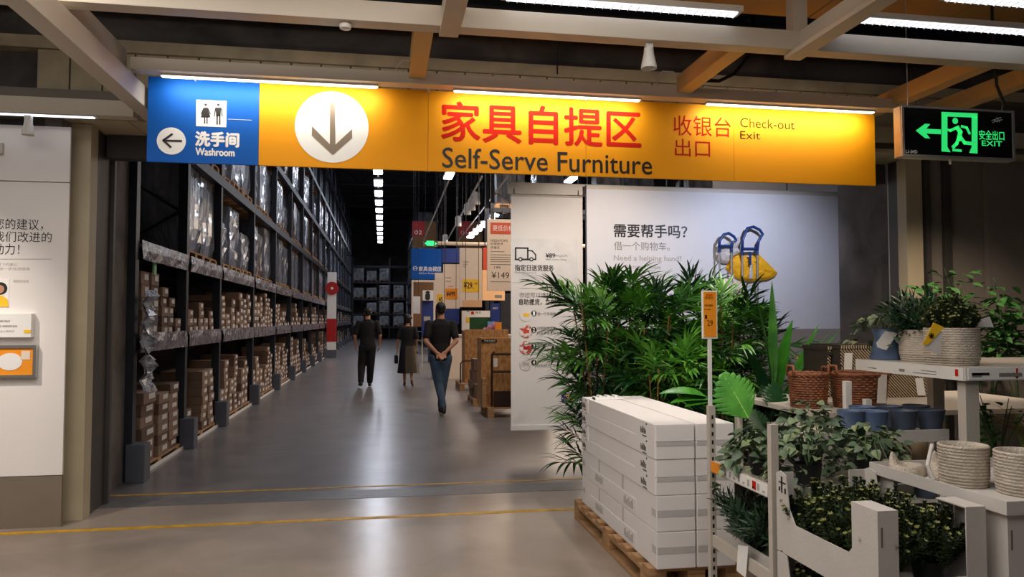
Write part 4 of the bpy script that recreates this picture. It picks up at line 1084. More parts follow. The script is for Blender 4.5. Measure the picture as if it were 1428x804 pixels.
o.stroke(LP([(729, 361.5), (738, 361.5)]), w, yl); o.stroke(LP([(736, 349), (742, 349.5), (747, 355), (747, 361.5), (744, 361.5)]), w*.8, yl)
for cx in (725.8, 741): c = xz(cx, 361.3, yl); o.disc(c[0], c[1], .024, yl, .002, 20, inner=.012)
o.build('lorry_pictogram', M['ink'], ab)
B('指定日送货服务', 718, 772, 369, 377.5, 'ink', .012)
B('Delivery service', 718, 748, 378.5, 382, 'inkg')
B('¥89', 761, 774, 353, 359, 'ink', .02); B('50kg以内', 774, 791, 354.5, 358.5, 'inkg'); B('¥89 within 50kg', 761, 790, 360.5, 363.5, 'inkg')
B('你还可以选择', 724, 769, 407.5, 414.5, 'inkg'); B('自助提货，立刻带回家', 724, 797, 416.5, 425, 'ink', .004)
MB().stroke(LP([(724, 401.5), (800, 401.5)]), .003, yl).build('rule', M['inkl'], ab)
steps = ['借一个平板推车', '对照购物清单|拍未平板货架号', '走到货架前|确定提货位置', '核对产品货号|自助提货,买单']
cols = ((230, 222, 214), (190, 70, 60), (200, 60, 60), (196, 190, 186))
for i, cy in enumerate((438.5, 461.5, 484.5, 507)):
    c = xz(733.5, cy, yl); MB().disc(c[0], c[1], .073, yl, .0015, 28).build('step_picture', mat('step print %d' % i, cols[i], .6, var=.5, scale=18, rgb2=(225, 218, 212), sharp=True), ab)
    o = MB(); o.box(c[0]-.03, c[0]+.035, yl-.003, yl-.0016, c[1]-.02, c[1]+.015); o.build('step_picture_detail', M[['yellowp', 'redd', 'red', 'inkl'][i]], ab)
    c = xz(744.5, cy-2, yl); MB().disc(c[0], c[1], .030, yl-.0002, .003, 20).build('step_disc', M['ink'], ab)
    fitpx('step_number', str(i+1), 743.2, 745.8, cy-4.6, cy+.8, 744.5, 'swhite', .02, yl-.0033, ab)
    ls = steps[i].split('|')
    for k, s in enumerate(ls): B(s, 749, 749+4.4*len(s), cy-6.5+k*6.5 + (3 if len(ls) == 1 else 0), cy-1.8+k*6.5+(3 if len(ls) == 1 else 0), 'inkg')
# maker's badge
o = MB(); a = xz(783, 549, yl); b = xz(806, 559.5, yl); o.box(a[0], b[0], yl-.002, yl, b[1], a[1]); o.build('badge_field', M['dblue'], ab)
o = MB(); c = ((a[0]+b[0])/2, (a[1]+b[1])/2); n = 28; o.prismY([(c[0]+.085*cos(2*pi*k/n), c[1]+.036*sin(2*pi*k/n)) for k in range(n)], yl-.0035, yl-.002); o.build('badge_oval', M['yellowp'], ab)
text('badge_lettering', 'IKEA', (c[0]-.07, c[1]+.02), (c[0]+.07, c[1]-.02), yl-.0035, M['dblue'], ab, .05)
# helping-hand banner
Yh = YN-.10
x0 = onY(818, 350, Yh).x; x1 = onY(1175, 350, Yh).x; zt = onY(818, 262, Yh).z-.0; zt = onY(818, 270, Yh).z; zb = onY(1175, 458, Yh).z
hb = thing('trolley_banner', 'wide white hanging banner with Chinese question about borrowing a shopping trolley', 'banner', ((x0+x1)/2, Yh, zb))
MB().bbox(x0, x1, Yh, Yh+.004, zb, zt+.09, .001).build('textile', M['bannerb'], hb)
MB().box(x0, x1, Yh-.006, Yh-.0005, zt+.055, zt+.09).build('top_rail', M['offw'], hb)
MB().box(x0-.012, x0-.001, Yh-.012, Yh+.012, zb, zt+.09).build('edge_profile', M['rackdk'], hb)
yl2 = Yh-.0005
fitpx('lettering', '需要帮手吗？', 856, 958, 313, 331, 905, 'ink', .012, yl2, hb)
fitpx('lettering', '借一个购物车。', 856, 934, 337, 349, 895, 'inkg', 0, yl2, hb)
fitpx('lettering', 'Need a helping hand?', 856, 950, 356, 366, 905, 'inkl', .006, yl2, hb)
fitpx('lettering', 'Borrow a trolley', 872, 922, 369, 376, 897, 'inkl', 0, yl2, hb)
q1_, q2_ = xz(930, 369, yl2), xz(1058, 410, yl2)
# ================================================================== CARTON STACK ON PALLET
SX = 1.43; SY = 3.83
pal = pallet(SX-.035, SX+.50, SY+.03, SY+1.60, 'worn wooden pallet under the white carton stack', h=.138, boards=9)
def white_box(x0, x1, y0, y1, z0, z1, label, kind='long', tape=True, notch=False):
    t = thing('white_carton', label, 'box', ((x0+x1)/2, y0, z0), group=None)
    MB().bbox(x0, x1, y0, y1, z0+.0005, z1-.0015, .005).build('carton_body', M['white_card'], t)
    h = z1-z0; zc = (z0+z1)/2
    if tape:
        MB().box(x0+.004, x1-.004, y0-.0012, y0-.0002, zc-.018, zc+.018).build('tape', M['tape'], t)
        for yy in (y0+.0, y1-.09): MB().box(x0-.0012, x0-.0002, yy+.01, yy+.07, zc-.02, zc+.02).build('tape', M['tape'], t)
    if kind == 'long':
        b = MB()      # L shaped sleeve outline standing proud of the long side
        ya, yb = y0+.32, y1-.22
        b.box(x0-.003, x0-.0002, ya, yb, z0+.01, z0+h*.52); b.build('side_flap', M['white_card'], t)
        b = MB()
        for k in range(8):
            b.box(x0-.0045, x0-.0032, ya+.05+k*.022, ya+.062+k*.022, z0+h*.16, z0+h*.44-(k % 3)*.01)
            b.box(x0-.0045, x0-.0032, yb-.30+k*.022, yb-.288+k*.022, z0+h*.20, z0+h*.46-(k % 2)*.012)
        tag(b.build('side_print', M['inkl'], t), kind='stuff')
        b = MB(); b.box(x0-.0012, x0-.0002, (y0+y1)/2-.2, (y0+y1)/2-.17, z0+h*.55, z1-.002).box(x0-.0012, x0-.0002, (y0+y1)/2+.3, (y0+y1)/2+.33, z0+h*.55, z1-.002).build('tape', M['tape'], t)
    return t
def side_marks(t, x0, y, z0, z1):
    b = MB(); h = z1-z0
    for k in range(5): b.box(x0-.0042, x0-.003, y+.04+.018*k, y+.05+.018*k, z0+h*.25, z0+h*(.5+.08*(k % 3)))
    b.box(x0-.0042, x0-.003, y+.03, y+.09, z0+h*.08, z0+h*.14).box(x0-.0042, x0-.003, y+.02, y+.035, z0+h*.8, z0+h*.9)
    tag(b.build('end_print', M['ink'], t), kind='stuff')
z = .139
Lh = [.194, .190, .188, .186]
xm = SX+.220
zz_ = z
COLN = ('facing the aisle', 'on the plant side')
lay = []
for i, h in enumerate(Lh):
    lay.append((zz_, zz_+h)); zz_ += h
for c in range(2):
    xa = SX if c == 0 else xm+.006; xb = xa+.216
    for i, (za, zb_) in enumerate(lay):
        L = 1.50 if i < 2 else 1.42
        if i < 2:
            white_box(xa, xb, SY, SY+L, za, zb_, f'long white carton, {("lowest", "second")[i]} layer of the pallet stack, column {COLN[c]}')
        else:
            zc = (za+zb_)/2
            for k, (a_, b_) in enumerate(((za, zc), (zc, zb_))):
                y1 = SY+L+.06
                nm = ('third layer lower half', 'third layer upper half', 'top layer lower half', 'top layer upper half')[(i-2)*2+k]
                t = white_box(xa, xb, SY+.003*k, y1, a_, b_, f'slim white carton, {nm} of the pallet stack, column {COLN[c]}', kind='slim', tape=False)
                if k == 0: MB().box(xa+.003, xb-.003, SY-.0015, SY-.0002, b_-.022, b_+.0-.001).build('tape', M['tape'], t)
                if c == 0:
                    if k == 0:
                        yf, yr = SY+.01, y1-.004
                        MB().prismX([(yf, za+.003), (yr, za+.003), (yr, zb_-.003), (yr-.15, zb_-.003), (yr-.15, zc-.004), (yf+.30, zc-.004), (yf+.30, zb_-.003), (yf, zb_-.003)], xa-.006, xa-.0004).build('side_flap', M['white_card'], t)
                    side_marks(t, xa-.0032, SY+.10, a_, b_)
                    side_marks(t, xa-.0032, y1-.135, a_, b_)
# folded lid lying on top at the far end
zt = lay[-1][1]
w = MB()
for k in range(7): w.box(SX+.03+k*.028, SX+.052+k*.028, SY+1.26, SY+1.33, zt+.0005, zt+.018+.01*(k % 2))
w.box(SX+.03, SX+.23, SY+1.25, SY+1.34, zt+.0005, zt+.012)
tag(w.build('protective_cap', M['plastic']), 'small white plastic cap strip on the far end of the white carton stack', 'cap')

# ================================================================== LEAVES AND PLANTS
def leaf_geo(b, p, d, up, L, W, curl=.3, fold=.15, n=5, shape=.45, tipw=0.02):
    """one leaf added to builder b: starts at p, heads along d, normal up"""
    d = Vector(d).normalized(); s = d.cross(Vector(up)); s = s.normalized() if s.length > 1e-4 else Vector((1, 0, 0)); u = s.cross(d)
    base = len(b.v); pos = Vector(p); ang = 0
    for i in range(n+1):
        t = i/n; w = W*.5*(sin(pi*min(1, t**shape))**.8 if t < 1 else 0)+W*tipw*(1-t)
        if i == n: w = W*.01
        dd = d*cos(ang) - u*sin(ang); nn = u*cos(ang) + d*sin(ang)
        b.v += [pos - s*w + nn*w*fold*2, pos.copy(), pos + s*w + nn*w*fold*2]
        pos = pos + dd*(L/n); ang += curl/n
    for i in range(n):
        q = base+3*i; b.f += [(q, q+1, q+4, q+3), (q+1, q+2, q+5, q+4)]
def leaf_mesh(name, L, W, m, curl=.4, fold=.12, n=6, shape=.6):
    b = MB(); leaf_geo(b, (0, 0, 0), (1, 0, 0), (0, 0, 1), L, W, curl, fold, n, shape); return b.mesh(name, m, True)
def frond_mesh(seed, m, n=9, L=.20, W=.020, spread=1.0):
    n = n+5
    r = random.Random(seed); b = MB()
    b.tube([(0, 0, 0), (.08, 0, .02), (.16, 0, .015)], [.003, .002, .001], 4, False)
    for k in range(n):
        f = k/(n-1); x = .02+.14*f
        side = 1 if k % 2 else -1; a = side*(1.15*(1-f)+.15)*spread + r.uniform(-.2, .2)
        if k == n-1: a = 0
        el = r.uniform(-.1, .55)
        d = Vector((cos(a)*cos(el), sin(a)*cos(el), sin(el)))
        leaf_geo(b, (x, 0, .02*min(1, x/.08)), d, (0, 0, 1), L*r.uniform(.75, 1.15), W*r.uniform(.8, 1.2), r.uniform(.5, 1.3), .12, 5, .75)
    return b.mesh('frond', m, True)
FR = [frond_mesh(i, M['lbam'] if i % 3 else M['lbamb'], 9+i % 3) for i in range(7)]
FRB = [frond_mesh(20+i, M['lbamb'], 9) for i in range(3)]
FRD = [frond_mesh(30+i, M['ldark'], 10) for i in range(3)]
def dir_rot(az, el, roll=0):
    return Euler((roll, -el, az), 'XYZ')
def potted(t, x, y, r, h, m='white', soil=True):
    MB().lathe([(r*.72, 0), (r*.8, .01), (r*.97, h*.9), (r, h), (r*.9, h), (r*.88, h-.03)], 28, (x, y, t.location.z), True, True).build('pot', M[m], t)
    MB().lathe([(0.001, h-.028), (r*.86, h-.028)], 20, (x, y, t.location.z), True, True).build('soil', M['soil'], t)
def bamboo(x, y, h, label, n=46, pr=.14, seed=0, spread=.42, m='bpotd', low=.30, bright=.3):
    r = random.Random(seed)
    t = thing('bamboo_palm', label, 'plant', (x, y, 0))
    potted(t, x, y, pr, .27, m)
    canes = []
    for k in range(5):
        a = 2*pi*k/5 + r.uniform(-.4, .4); bx, by = .07*cos(a), .07*sin(a); tx, ty = bx*2.2+r.uniform(-.06, .06), by*2.2+r.uniform(-.06, .06)
        hh = h*r.uniform(.80, .95); pts = [(x+bx, y+by, .22), (x+bx*1.4, y+by*1.4, hh*.5), (x+tx, y+ty, hh)]
        canes.append(pts)
        b = MB()
        b.tube(pts, [.011, .010, .006], 7)
        for j in range(5):
            zz = .22+(hh*.5-.22)*j/5
            b.tube([(x+bx*(1+.08*j), y+by*(1+.08*j), zz), (x+bx*(1+.08*j), y+by*(1+.08*j), zz+.012)], .014, 7)
        b.build('cane', M['cane'], t)
    for k in range(n):
        c = canes[k % 5]; f = (k+r.random())/n; z = low + (h-low-.12)*f**.85
        u = (z-.22)/(c[2][2]-.22); u = max(0, min(1, u))
        px = c[0][0]+(c[2][0]-c[0][0])*u - x; py = c[0][1]+(c[2][1]-c[0][1])*u - y
        az = r.uniform(0, 2*pi); el = r.uniform(-.25, .6) if f < .8 else r.uniform(.3, 1.2)
        ln = r.uniform(.0, spread-.2)
        px += cos(az)*ln; py += sin(az)*ln
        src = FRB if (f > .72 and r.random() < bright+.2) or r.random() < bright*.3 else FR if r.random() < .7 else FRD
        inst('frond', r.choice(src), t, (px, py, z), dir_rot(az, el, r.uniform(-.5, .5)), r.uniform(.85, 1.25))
    return t
def PX(px, y): return onY(px, 446, y).x
bamboo(PX(832, 6.00), 6.00, 1.76, 'bamboo palm nearest the aisle, in a white pot at the carton stack corner', 100, .13, 1, m='plastic', low=.22)
bamboo(PX(868, 6.25), 6.25, 1.80, 'tall bamboo palm with bare tan canes behind the far end of the carton stack', 100, .14, 2, low=.55)
bamboo(PX(908, 5.95), 5.95, 1.68, 'bamboo palm in the middle of the palm row, before the helping hand lettering', 100, .14, 3, low=.55)
bamboo(PX(950, 6.2), 6.2, 1.78, 'bamboo palm with bright tips just beside the yellow price card on the pole', 100, .14, 4, low=.5, bright=.5)
bamboo(PX(1000, 5.9), 5.9, 1.68, 'bamboo palm at the plant end of the palm row, below the blue trolley handles', 100, .14, 5, low=.5)
bamboo(PX(1040, 6.3), 6.3, 1.52, 'dark bamboo palm behind the broad bright leaves, under the hanging yellow bag', 90, .14, 6, low=.3, bright=.0)
bamboo(PX(925, 5.55), 5.55, 1.30, 'low fresh green bamboo palm leaning over the carton stack top', 70, .12, 7, low=.5, bright=.7)
# broad leaf plant
def broad(x, y, label, leaves, m, seed=0, pot='blackpot', z0=0.0, pr=.13, ph=.28):
    r = random.Random(seed); t = thing('broad_leaf_plant', label, 'plant', (x, y, z0))
    potted(t, x, y, pr, ph, pot)
    for (az, el, L, Wd, zb_, mm, curl) in leaves:
        b = MB(); d = Vector((cos(az)*cos(el), sin(az)*cos(el), sin(el)))
        pz = ph-.03; st = Vector((x, y, z0+pz)); p1 = st+Vector((d.x*.06, d.y*.06, zb_*.5)); p2 = st+Vector((d.x*.14, d.y*.14, zb_))
        lf = MB(); up = Vector((-cos(az)*sin(el), -sin(az)*sin(el), cos(el)))
        leaf_geo(lf, p2, d, up, L, Wd, curl, .10, 10, .72); lo = lf.build('leaf', M[mm], t, smooth=True)
        MB().tube([st, p1, p2, p2+d*L*.3], [.007, .006, .005, .003], 6).build('stalk', M['stem'], t)
    return t
bx, by = PX(1078, 5.3), 5.3
FW = -pi/2
broad(bx, by, 'upright plant with long bright blades against the white banner', [
    (2.6, 1.45, .78, .15, .72, 'ldrac', .1), (0.4, 1.35, .62, .12, .62, 'ldrac', .25), (1.2, 1.5, .80, .07, .70, 'ldrac', -.1), (-.3, 1.15, .70, .12, .55, 'ldrac', .35),
    (-.1, .9, .66, .12, .62, 'ldrac', .1), (3.6, 1.2, .55, .11, .55, 'ldark', .5), (-1.2, 1.2, .55, .13, .45, 'ldrac', .5), (.1, .8, .7, .05, .6, 'ldark', .2), (.3, 1.0, .75, .08, .55, 'ldrac', .05), (-1.8, .9, .5, .16, .4, 'ldark', .6),
    (5.0, .7, .5, .14, .5, 'ldark', .7), (3.0, .7, .5, .12, .5, 'ldark', .6), (-.6, .5, .5, .13, .45, 'ldrac', .5)], 'ldrac')
r_ = random.Random(5)
broad(PX(1125, 5.15), 5.15, 'dark narrow bladed plant between the bright blades and the wicker baskets', [(r_.uniform(-1.2, 1.6), r_.uniform(.35, 1.2), r_.uniform(.4, .6), .06, r_.uniform(.45, .6), 'ldark' if r_.random() < .7 else 'ldrac', .4) for _ in range(16)], 'ldark')
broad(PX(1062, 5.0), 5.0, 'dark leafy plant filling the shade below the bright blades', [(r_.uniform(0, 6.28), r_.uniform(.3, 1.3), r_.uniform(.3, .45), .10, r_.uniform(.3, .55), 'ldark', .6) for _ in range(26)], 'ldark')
# monstera
def monstera_leaf(b, c, right, up, S):
    """broad heart shaped leaf in its own plane, slit from the edge between the side veins"""
    R_ = Vector(right).normalized(); U_ = Vector(up); U_ = (U_ - R_*U_.dot(R_)).normalized(); Nn = R_.cross(U_)
    def P(x, y, dn=0.0): return c + R_*x*S + U_*y*S + Nn*(-.35*x*x-.10*y*y+dn)*S
    n = 9
    def half(v):      # half width along the leaf, v from base to tip
        return .50*(max(0.0, sin(pi*min(1, (v*.93+.07)**.72))))**.75
    for sg_ in (-1, 1):
        for k in range(n):
            v0, v1 = k/n, (k+1)/n; y0, y1 = -.42+.92*v0, -.42+.92*v1; sl = .20
            w0, w1 = half(v0), half(v1); gap = .012 if 1 <= k else 0
            cols = []
            for q_ in (0, .3, .62, .85, 1.0):
                g = 0 if q_ < .5 else gap*(q_-.4)*2.4
                wv = (w0+w1)/2*q_ if q_ < 1 else 0
                a0 = w0*q_; a1 = w1*q_; d_ = sl*q_**1.3*(1-v0*.5)
                if q_ == 1.0:
                    cols.append((P(sg_*(w0+w1)/2*1.03, (y0+y1)/2+d_+.012), ) )
                else:
                    cols.append((P(sg_*a0, y0+d_+g, .006), P(sg_*(a0+a1)/2, (y0+y1)/2+d_, .022*q_), P(sg_*a1, y1+d_-g, .006)))
            i0 = len(b.v)
            for cc_ in cols: b.v += list(cc_)
            for q_ in range(3):
                a_ = i0+q_*3
                for f in ((a_, a_+3, a_+4, a_+1), (a_+1, a_+4, a_+5, a_+2)): b.f.append(f if sg_ > 0 else f[::-1])
            a_ = i0+9; tip = i0+12
            for f in ((a_, tip, a_+1), (a_+1, tip, a_+2)): b.f.append(f if sg_ > 0 else f[::-1])
    return P
mc = onY(1029, 556, 4.15)
mt = thing('monstera', 'split leaf plant with one large bright green leaf above the carton stack', 'plant', (mc.x+.12, 4.32, 0))
potted(mt, mc.x+.12, 4.45, .09, .5, 'blackpot')
b = MB(); P_ = monstera_leaf(b, mc, Vector((.86, .10, .42)), Vector((-.42, .15, .80)), .30)
b.build('leaf', M['lmon'], mt, smooth=True)
MB().tube([P_(0, -.42), P_(0, 0), P_(0, .5)], [.004, .0035, .002], 5).build('midrib', mat('pale leaf vein', (160, 205, 110), .5), mt)
MB().tube([(mc.x+.12, 4.45, .45), (mc.x+.14, 4.4, .75), P_(0, -.42)], .006, 6).build('stalk', M['stem'], mt)
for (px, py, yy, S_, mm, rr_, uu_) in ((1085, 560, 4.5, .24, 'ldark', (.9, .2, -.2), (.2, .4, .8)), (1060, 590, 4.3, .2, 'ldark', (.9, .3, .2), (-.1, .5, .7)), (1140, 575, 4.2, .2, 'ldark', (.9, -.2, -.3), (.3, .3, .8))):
    c_ = onY(px, py, yy); b = MB(); P2 = monstera_leaf(b, c_, Vector(rr_), Vector(uu_), S_)
    b.build('leaf', M[mm], mt, smooth=True)
    MB().tube([(mc.x+.12, 4.45, .45), P2(0, -.42)], .004, 5).build('stalk', M['stem'], mt)
# curled bright leaves over the stack
ct_ = thing('banana_plant', 'small plant with curling bright leaves lying over the carton stack top', 'plant', (PX(985, 5.35), 5.35, 0))
potted(ct_, ct_.location.x, 5.5, .1, .26, 'blackpot')
pb = Vector((ct_.location.x, 5.5, .25))
for (a0, a1, L, Wd) in (((985, 553), (925, 534), .32, .10), ((992, 557), (938, 549), .30, .09), ((1000, 560), (958, 556), .26, .08)):
    s_ = onY(a0[0], a0[1], 5.06); e_ = onY(a1[0], a1[1], 4.96); d = (e_-s_)
    b = MB(); leaf_geo(b, s_, d, (0, -.5, 1), d.length, Wd, .5, .18, 9, .7); b.build('leaf', M['ldrac'], ct_, smooth=True)
    MB().tube([pb, (s_.x, s_.y+.05, s_.z-.2), s_], .005, 5).build('stalk', M['stem'], ct_)

# ================================================================== TROLLEY WITH POTHOS (near the carton stack)
TX0, TX1, TY0, TY1 = 1.50, 2.12, 2.74, 3.30
def slot_post(t, x, y, z0, z1, m='offw', w=.030, slots=True):
    MB().box(x-w/2, x+w/2, y-w/2, y+w/2, z0, z1).build('post', M[m], t)
    if not slots: return
    b = MB(); k = z0+.04
    while k < z1-.03:
        b.box(x-w*.15, x+w*.15, y-w/2-.0012, y-w/2-.0002, k, k+.018); k += .038
    tag(b.build('post_slots', M['ink'], t), kind='stuff')
tr = thing('plant_trolley', 'cream metal trolley of two slotted posts and two ledges beside the carton stack', 'trolley', ((TX0+TX1)/2, TY0, 0))
for (x, y, zt_) in ((TX0, TY1, 1.055), (TX0, TY0, 1.045), (TX1, TY1, .93), (TX1, TY0, .62)): slot_post(tr, x, y, .08, zt_, slots=(y == TY1))
for (x, y) in ((TX0, TY1), (TX0, TY0), (TX1, TY1), (TX1, TY0)):
    MB().lathe([(.0, 0), (.02, .0), (.034, .02), (.034, .06), (.02, .079), (.0, .079)], 14, (x, y, 0), False, False).build('castor', M['black'], tr)
for z_ in (.44, .775):
    MB().box(TX0+.016, TX1-.016, TY0+.016, TY1-.016, z_-.01, z_).build('shelf', M['offw'], tr)
    MB().box(TX0-.006, TX0+.006, TY0+.016, TY1-.016, z_-.022, z_+.03).build('ledge', M['offw'], tr)
    MB().box(TX0+.016, TX1-.016, TY0-.006, TY0+.006, z_-.022, z_+.02).build('ledge', M['offw'], tr)
MB().box(TX0-.010, TX0-.0065, TY0+.03, TY1-.1, .758, .803).build('price_rail', M['plastic'], tr)
MB().box(TX0-.012, TX0-.0105, TY1-.14, TY1-.02, .758, .806).build('yellow_price_tag', M['orange'], tr)
b = MB()
for k in range(9): b.box(TX0-.0115, TX0-.0102, TY0+.05+k*.042, TY0+.066+k*.042, .768, .776+.018*(k % 2))
tag(b.build('price_print', M['inkl'], tr), kind='stuff')
MB().box(TX0-.0115, TX0-.0102, TY0+.12, TY0+.15, .765, .798).build('red_mark', M['sred'], tr)
# price sign on a pole
pp = thing('price_pole', 'yellow upright price card in white frame on a thin pole', 'sign', (TX0, TY1+.03, .40))
zc0 = onY(988, 560, TY1+.03).z; zc1 = onY(988, 472, TY1+.03).z; zc2 = onY(988, 405, TY1+.03).z
xw0 = onY(978.5, 440, TY1+.03).x; xw1 = onY(999.5, 440, TY1+.03).x; xc = (xw0+xw1)/2
yy = TY1+.03
MB().box(xc-.008, xc+.008, yy-.006, yy+.006, .40, zc1+.01).build('pole', M['plastic'], pp)
MB().bbox(xw0, xw1, yy-.008, yy+.004, zc1, zc2, .003).build('frame', M['plastic'], pp)
MB().box(xw0+.006, xw1-.006, yy-.0095, yy-.0085, zc1+.008, zc2-.006).build('card', M['orange'], pp)
for (bd, a0, a1, t0, t1, mm) in (('***', 984, 994, 409, 413, 'sred'), ('新低价', 983, 995, 413, 417, 'sbrown'), ('绿色植物', 982, 994, 424, 427, 'ink'), ('室内绿植', 982, 991, 430, 432, 'ink'), ('29', 986, 994, 446, 454, 'sbrown')):
    fitpx('print', bd, a0, a1, t0, t1, 989, mm, 0, yy-.0096, pp)
MB().box(xw0+.012, xw0+.022, yy-.0105, yy-.0096, onY(984, 444, yy).z, onY(984, 439, yy).z).build('print', M['ink'], pp)

# leaf prototypes for small plants
PL = [leaf_mesh('leaf', .055, .042, M['lpot'], .5, .15, 5, .55), leaf_mesh('leaf', .048, .038, M['lpoty'], .4, .18, 5, .55), leaf_mesh('leaf', .062, .046, M['lpot'], .8, .1, 5, .5)]
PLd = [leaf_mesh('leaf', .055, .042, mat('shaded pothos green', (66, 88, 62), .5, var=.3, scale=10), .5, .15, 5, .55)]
def pothos(x, y, z, label, n, rx, ry, hh, seed, trail=.08, sc=.85, pot='blackpot', pr=.055, ph=.09):
    r = random.Random(seed); t = thing('pothos', label, 'plant', (x, y, z))
    potted(t, x, y, pr, ph, pot)
    for k in range(7):
        a = r.uniform(0, 2*pi); MB().tube([(x, y, z+ph-.02), (x+cos(a)*rx*.5, y+sin(a)*ry*.5, z+ph+hh*.7), (x+cos(a)*rx*.95, y+sin(a)*ry*.95, z+ph+hh*.2)], .0022, 4).build('vine', M['stem'], t)
    for k in range(n):
        a = r.uniform(0, 2*pi); q = r.random()**.5; el = r.random()
        px = cos(a)*rx*q; py = sin(a)*ry*q; dz = hh*(1-q*q)**.5*r.uniform(.55, 1.05) - trail*q*q*r.random()*1.5
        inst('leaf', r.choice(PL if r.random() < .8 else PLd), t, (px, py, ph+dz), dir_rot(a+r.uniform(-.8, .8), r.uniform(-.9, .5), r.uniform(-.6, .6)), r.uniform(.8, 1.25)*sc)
    return t
pothos(1.64, 3.10, .776, 'grey green pothos spilling over the yellow price tag corner of the trolley', 165, .18, .16, .13, 11, .16)
pothos(1.90, 3.14, .776, 'tall grey green pothos in the middle of the trolley top', 175, .18, .15, .22, 12, .07)
pothos(1.72, 2.86, .776, 'grey green pothos in front on the trolley top beside the cream post', 165, .18, .14, .14, 13, .16)
pothos(2.02, 2.90, .776, 'shaded pothos at the blue pot end of the trolley top', 150, .18, .15, .15, 14, .12)
pothos(2.16, 3.12, .776, 'dark pothos right under the tray of blue pots', 90, .12, .12, .10, 15, .05)
# white tray and dark fern plants on the lower ledge
tag(MB().box(TX0+.03, TX1-.03, TY0+.03, TY0+.035, .4405, .50).box(TX0+.03, TX1-.03, TY1-.035, TY1-.03, .4405, .50).box(TX0+.03, TX0+.034, TY0+.035, TY1-.035, .4405, .50).box(TX0+.034, TX1-.03, TY0+.035, TY1-.035, .4405, .446).build('plant_tray', M['cardw']), 'white cardboard tray on the lower ledge of the slotted trolley', 'tray')
def needle_sprig(seed, m, n=26, L=.05, W=.007, H_=.14):
    r = random.Random(seed); b = MB(); b.tube([(0, 0, 0), (0, 0, H_)], [.002, .001], 4, False)
    for k in range(n):
        f = k/n; a = k*2.4; el = .3+.7*f; leaf_geo(b, (0, 0, H_*(.15+.85*f)), (cos(a)*cos(el), sin(a)*cos(el), sin(el)), (0, 0, 1), L*r.uniform(.8, 1.2), W, .3, .1, 3, .6)
    return b.mesh('sprig', m, True)
NS = [needle_sprig(i, mat('dark needle green', (36, 66, 40), .5, var=.3, scale=8)) for i in range(3)]
def sprig_plant(name, x, y, z, label, protos, n, rx, ry, base_r, tilt, pot=None, pr=.06, ph=.1, seed=0, sc=1, zb_=None, cat='plant', lift=0.0):
    r = random.Random(seed); t = thing(name, label, cat, (x, y, z))
    if pot: potted(t, x, y, pr, ph, pot)
    for k in range(n):
        a = r.uniform(0, 2*pi); q = r.random()**.55
        inst('sprig', r.choice(protos), t, (cos(a)*rx*q, sin(a)*ry*q, (ph-.02)+lift*(1-q*q)*r.uniform(.4, 1)), Euler((0, tilt*q*r.uniform(.7, 1.2), a), 'XYZ'), r.uniform(.8, 1.2)*sc)
    return t
sprig_plant('conifer_fern', 1.62, 3.12, .447, 'dark fern with narrow leaflets sticking out past the slotted post', NS, 44, .05, .05, 0, 1.15, 'blackpot', .055, .09, 1, 1.15)
sprig_plant('conifer_fern', 1.66, 2.92, .447, 'dark fern in the white tray behind the nearer post', NS, 44, .05, .05, 0, 1.1, 'blackpot', .055, .09, 2, 1.1)
sprig_plant('conifer_fern', 1.88, 3.05, .447, 'shaded dark fern deepest in the white tray', NS, 36, .05, .05, 0, 1.0, 'blackpot', .055, .09, 3, 1.15)
tag(MB().add([(TX0-.012, 2.93, .52), (TX0-.012, 3.02, .50), (TX0-.03, 3.0, .40), (TX0-.02, 2.94, .39), (TX0-.0105, 2.93, .52), (TX0-.0105, 3.02, .50), (TX0-.028, 3.0, .40), (TX0-.018, 2.94, .39)],
    [(0, 1, 2, 3), (7, 6, 5, 4), (0, 4, 5, 1), (1, 5, 6, 2), (2, 6, 7, 3), (3, 7, 4, 0)]).build('folded_paper', M['plastic']), 'folded white paper sticking out over the lower trolley ledge', 'paper')
# pale blue pot low behind
q = onZ(1030, 812, .13)
tag(MB().lathe([(.055, 0), (.08, .12), (.083, .14), (.075, .14), (.07, .12)], 28, (1.72, 3.02, 0)).build('plant_pot', M['bpot'], smooth=False), 'pale blue pot on the floor under the slotted trolley', 'pot')

# ================================================================== SHRUB DISPLAY CARTONS
BS = []
def shrub_sprig(seed, m, mt_, n=34, H_=.10, L=.018, W=.010):
    r = random.Random(seed); b = MB(); b.tube([(0, 0, 0), (.004, 0, H_)], [.0018, .001], 4, False)
    for k in range(n):
        f = k/n; a = k*2.4+r.random(); el = .2+.8*f; leaf_geo(b, (.004*f, 0, H_*(.2+.8*f)), (cos(a)*cos(el), sin(a)*cos(el), sin(el)), (0, 0, 1), L*r.uniform(.8, 1.2), W, .4, .15, 2, .6)
    nb = len(b.f)
    for k in range(6):
        a = k*1.05; leaf_geo(b, (.004, 0, H_), (cos(a)*.6, sin(a)*.6, .8), (0, 0, 1), L*.8, W*.9, .2, .2, 2, .6)
    me = b.mesh('sprig', m, True); me.materials.append(mt_)
    idx = [0]*nb+[1]*(len(b.f)-nb); me.polygons.foreach_set('material_index', idx); return me
SS = [shrub_sprig(i, M['lbox'], M['ltip']) for i in range(3)] + [shrub_sprig(9, M['lbox'], M['lbox'])]
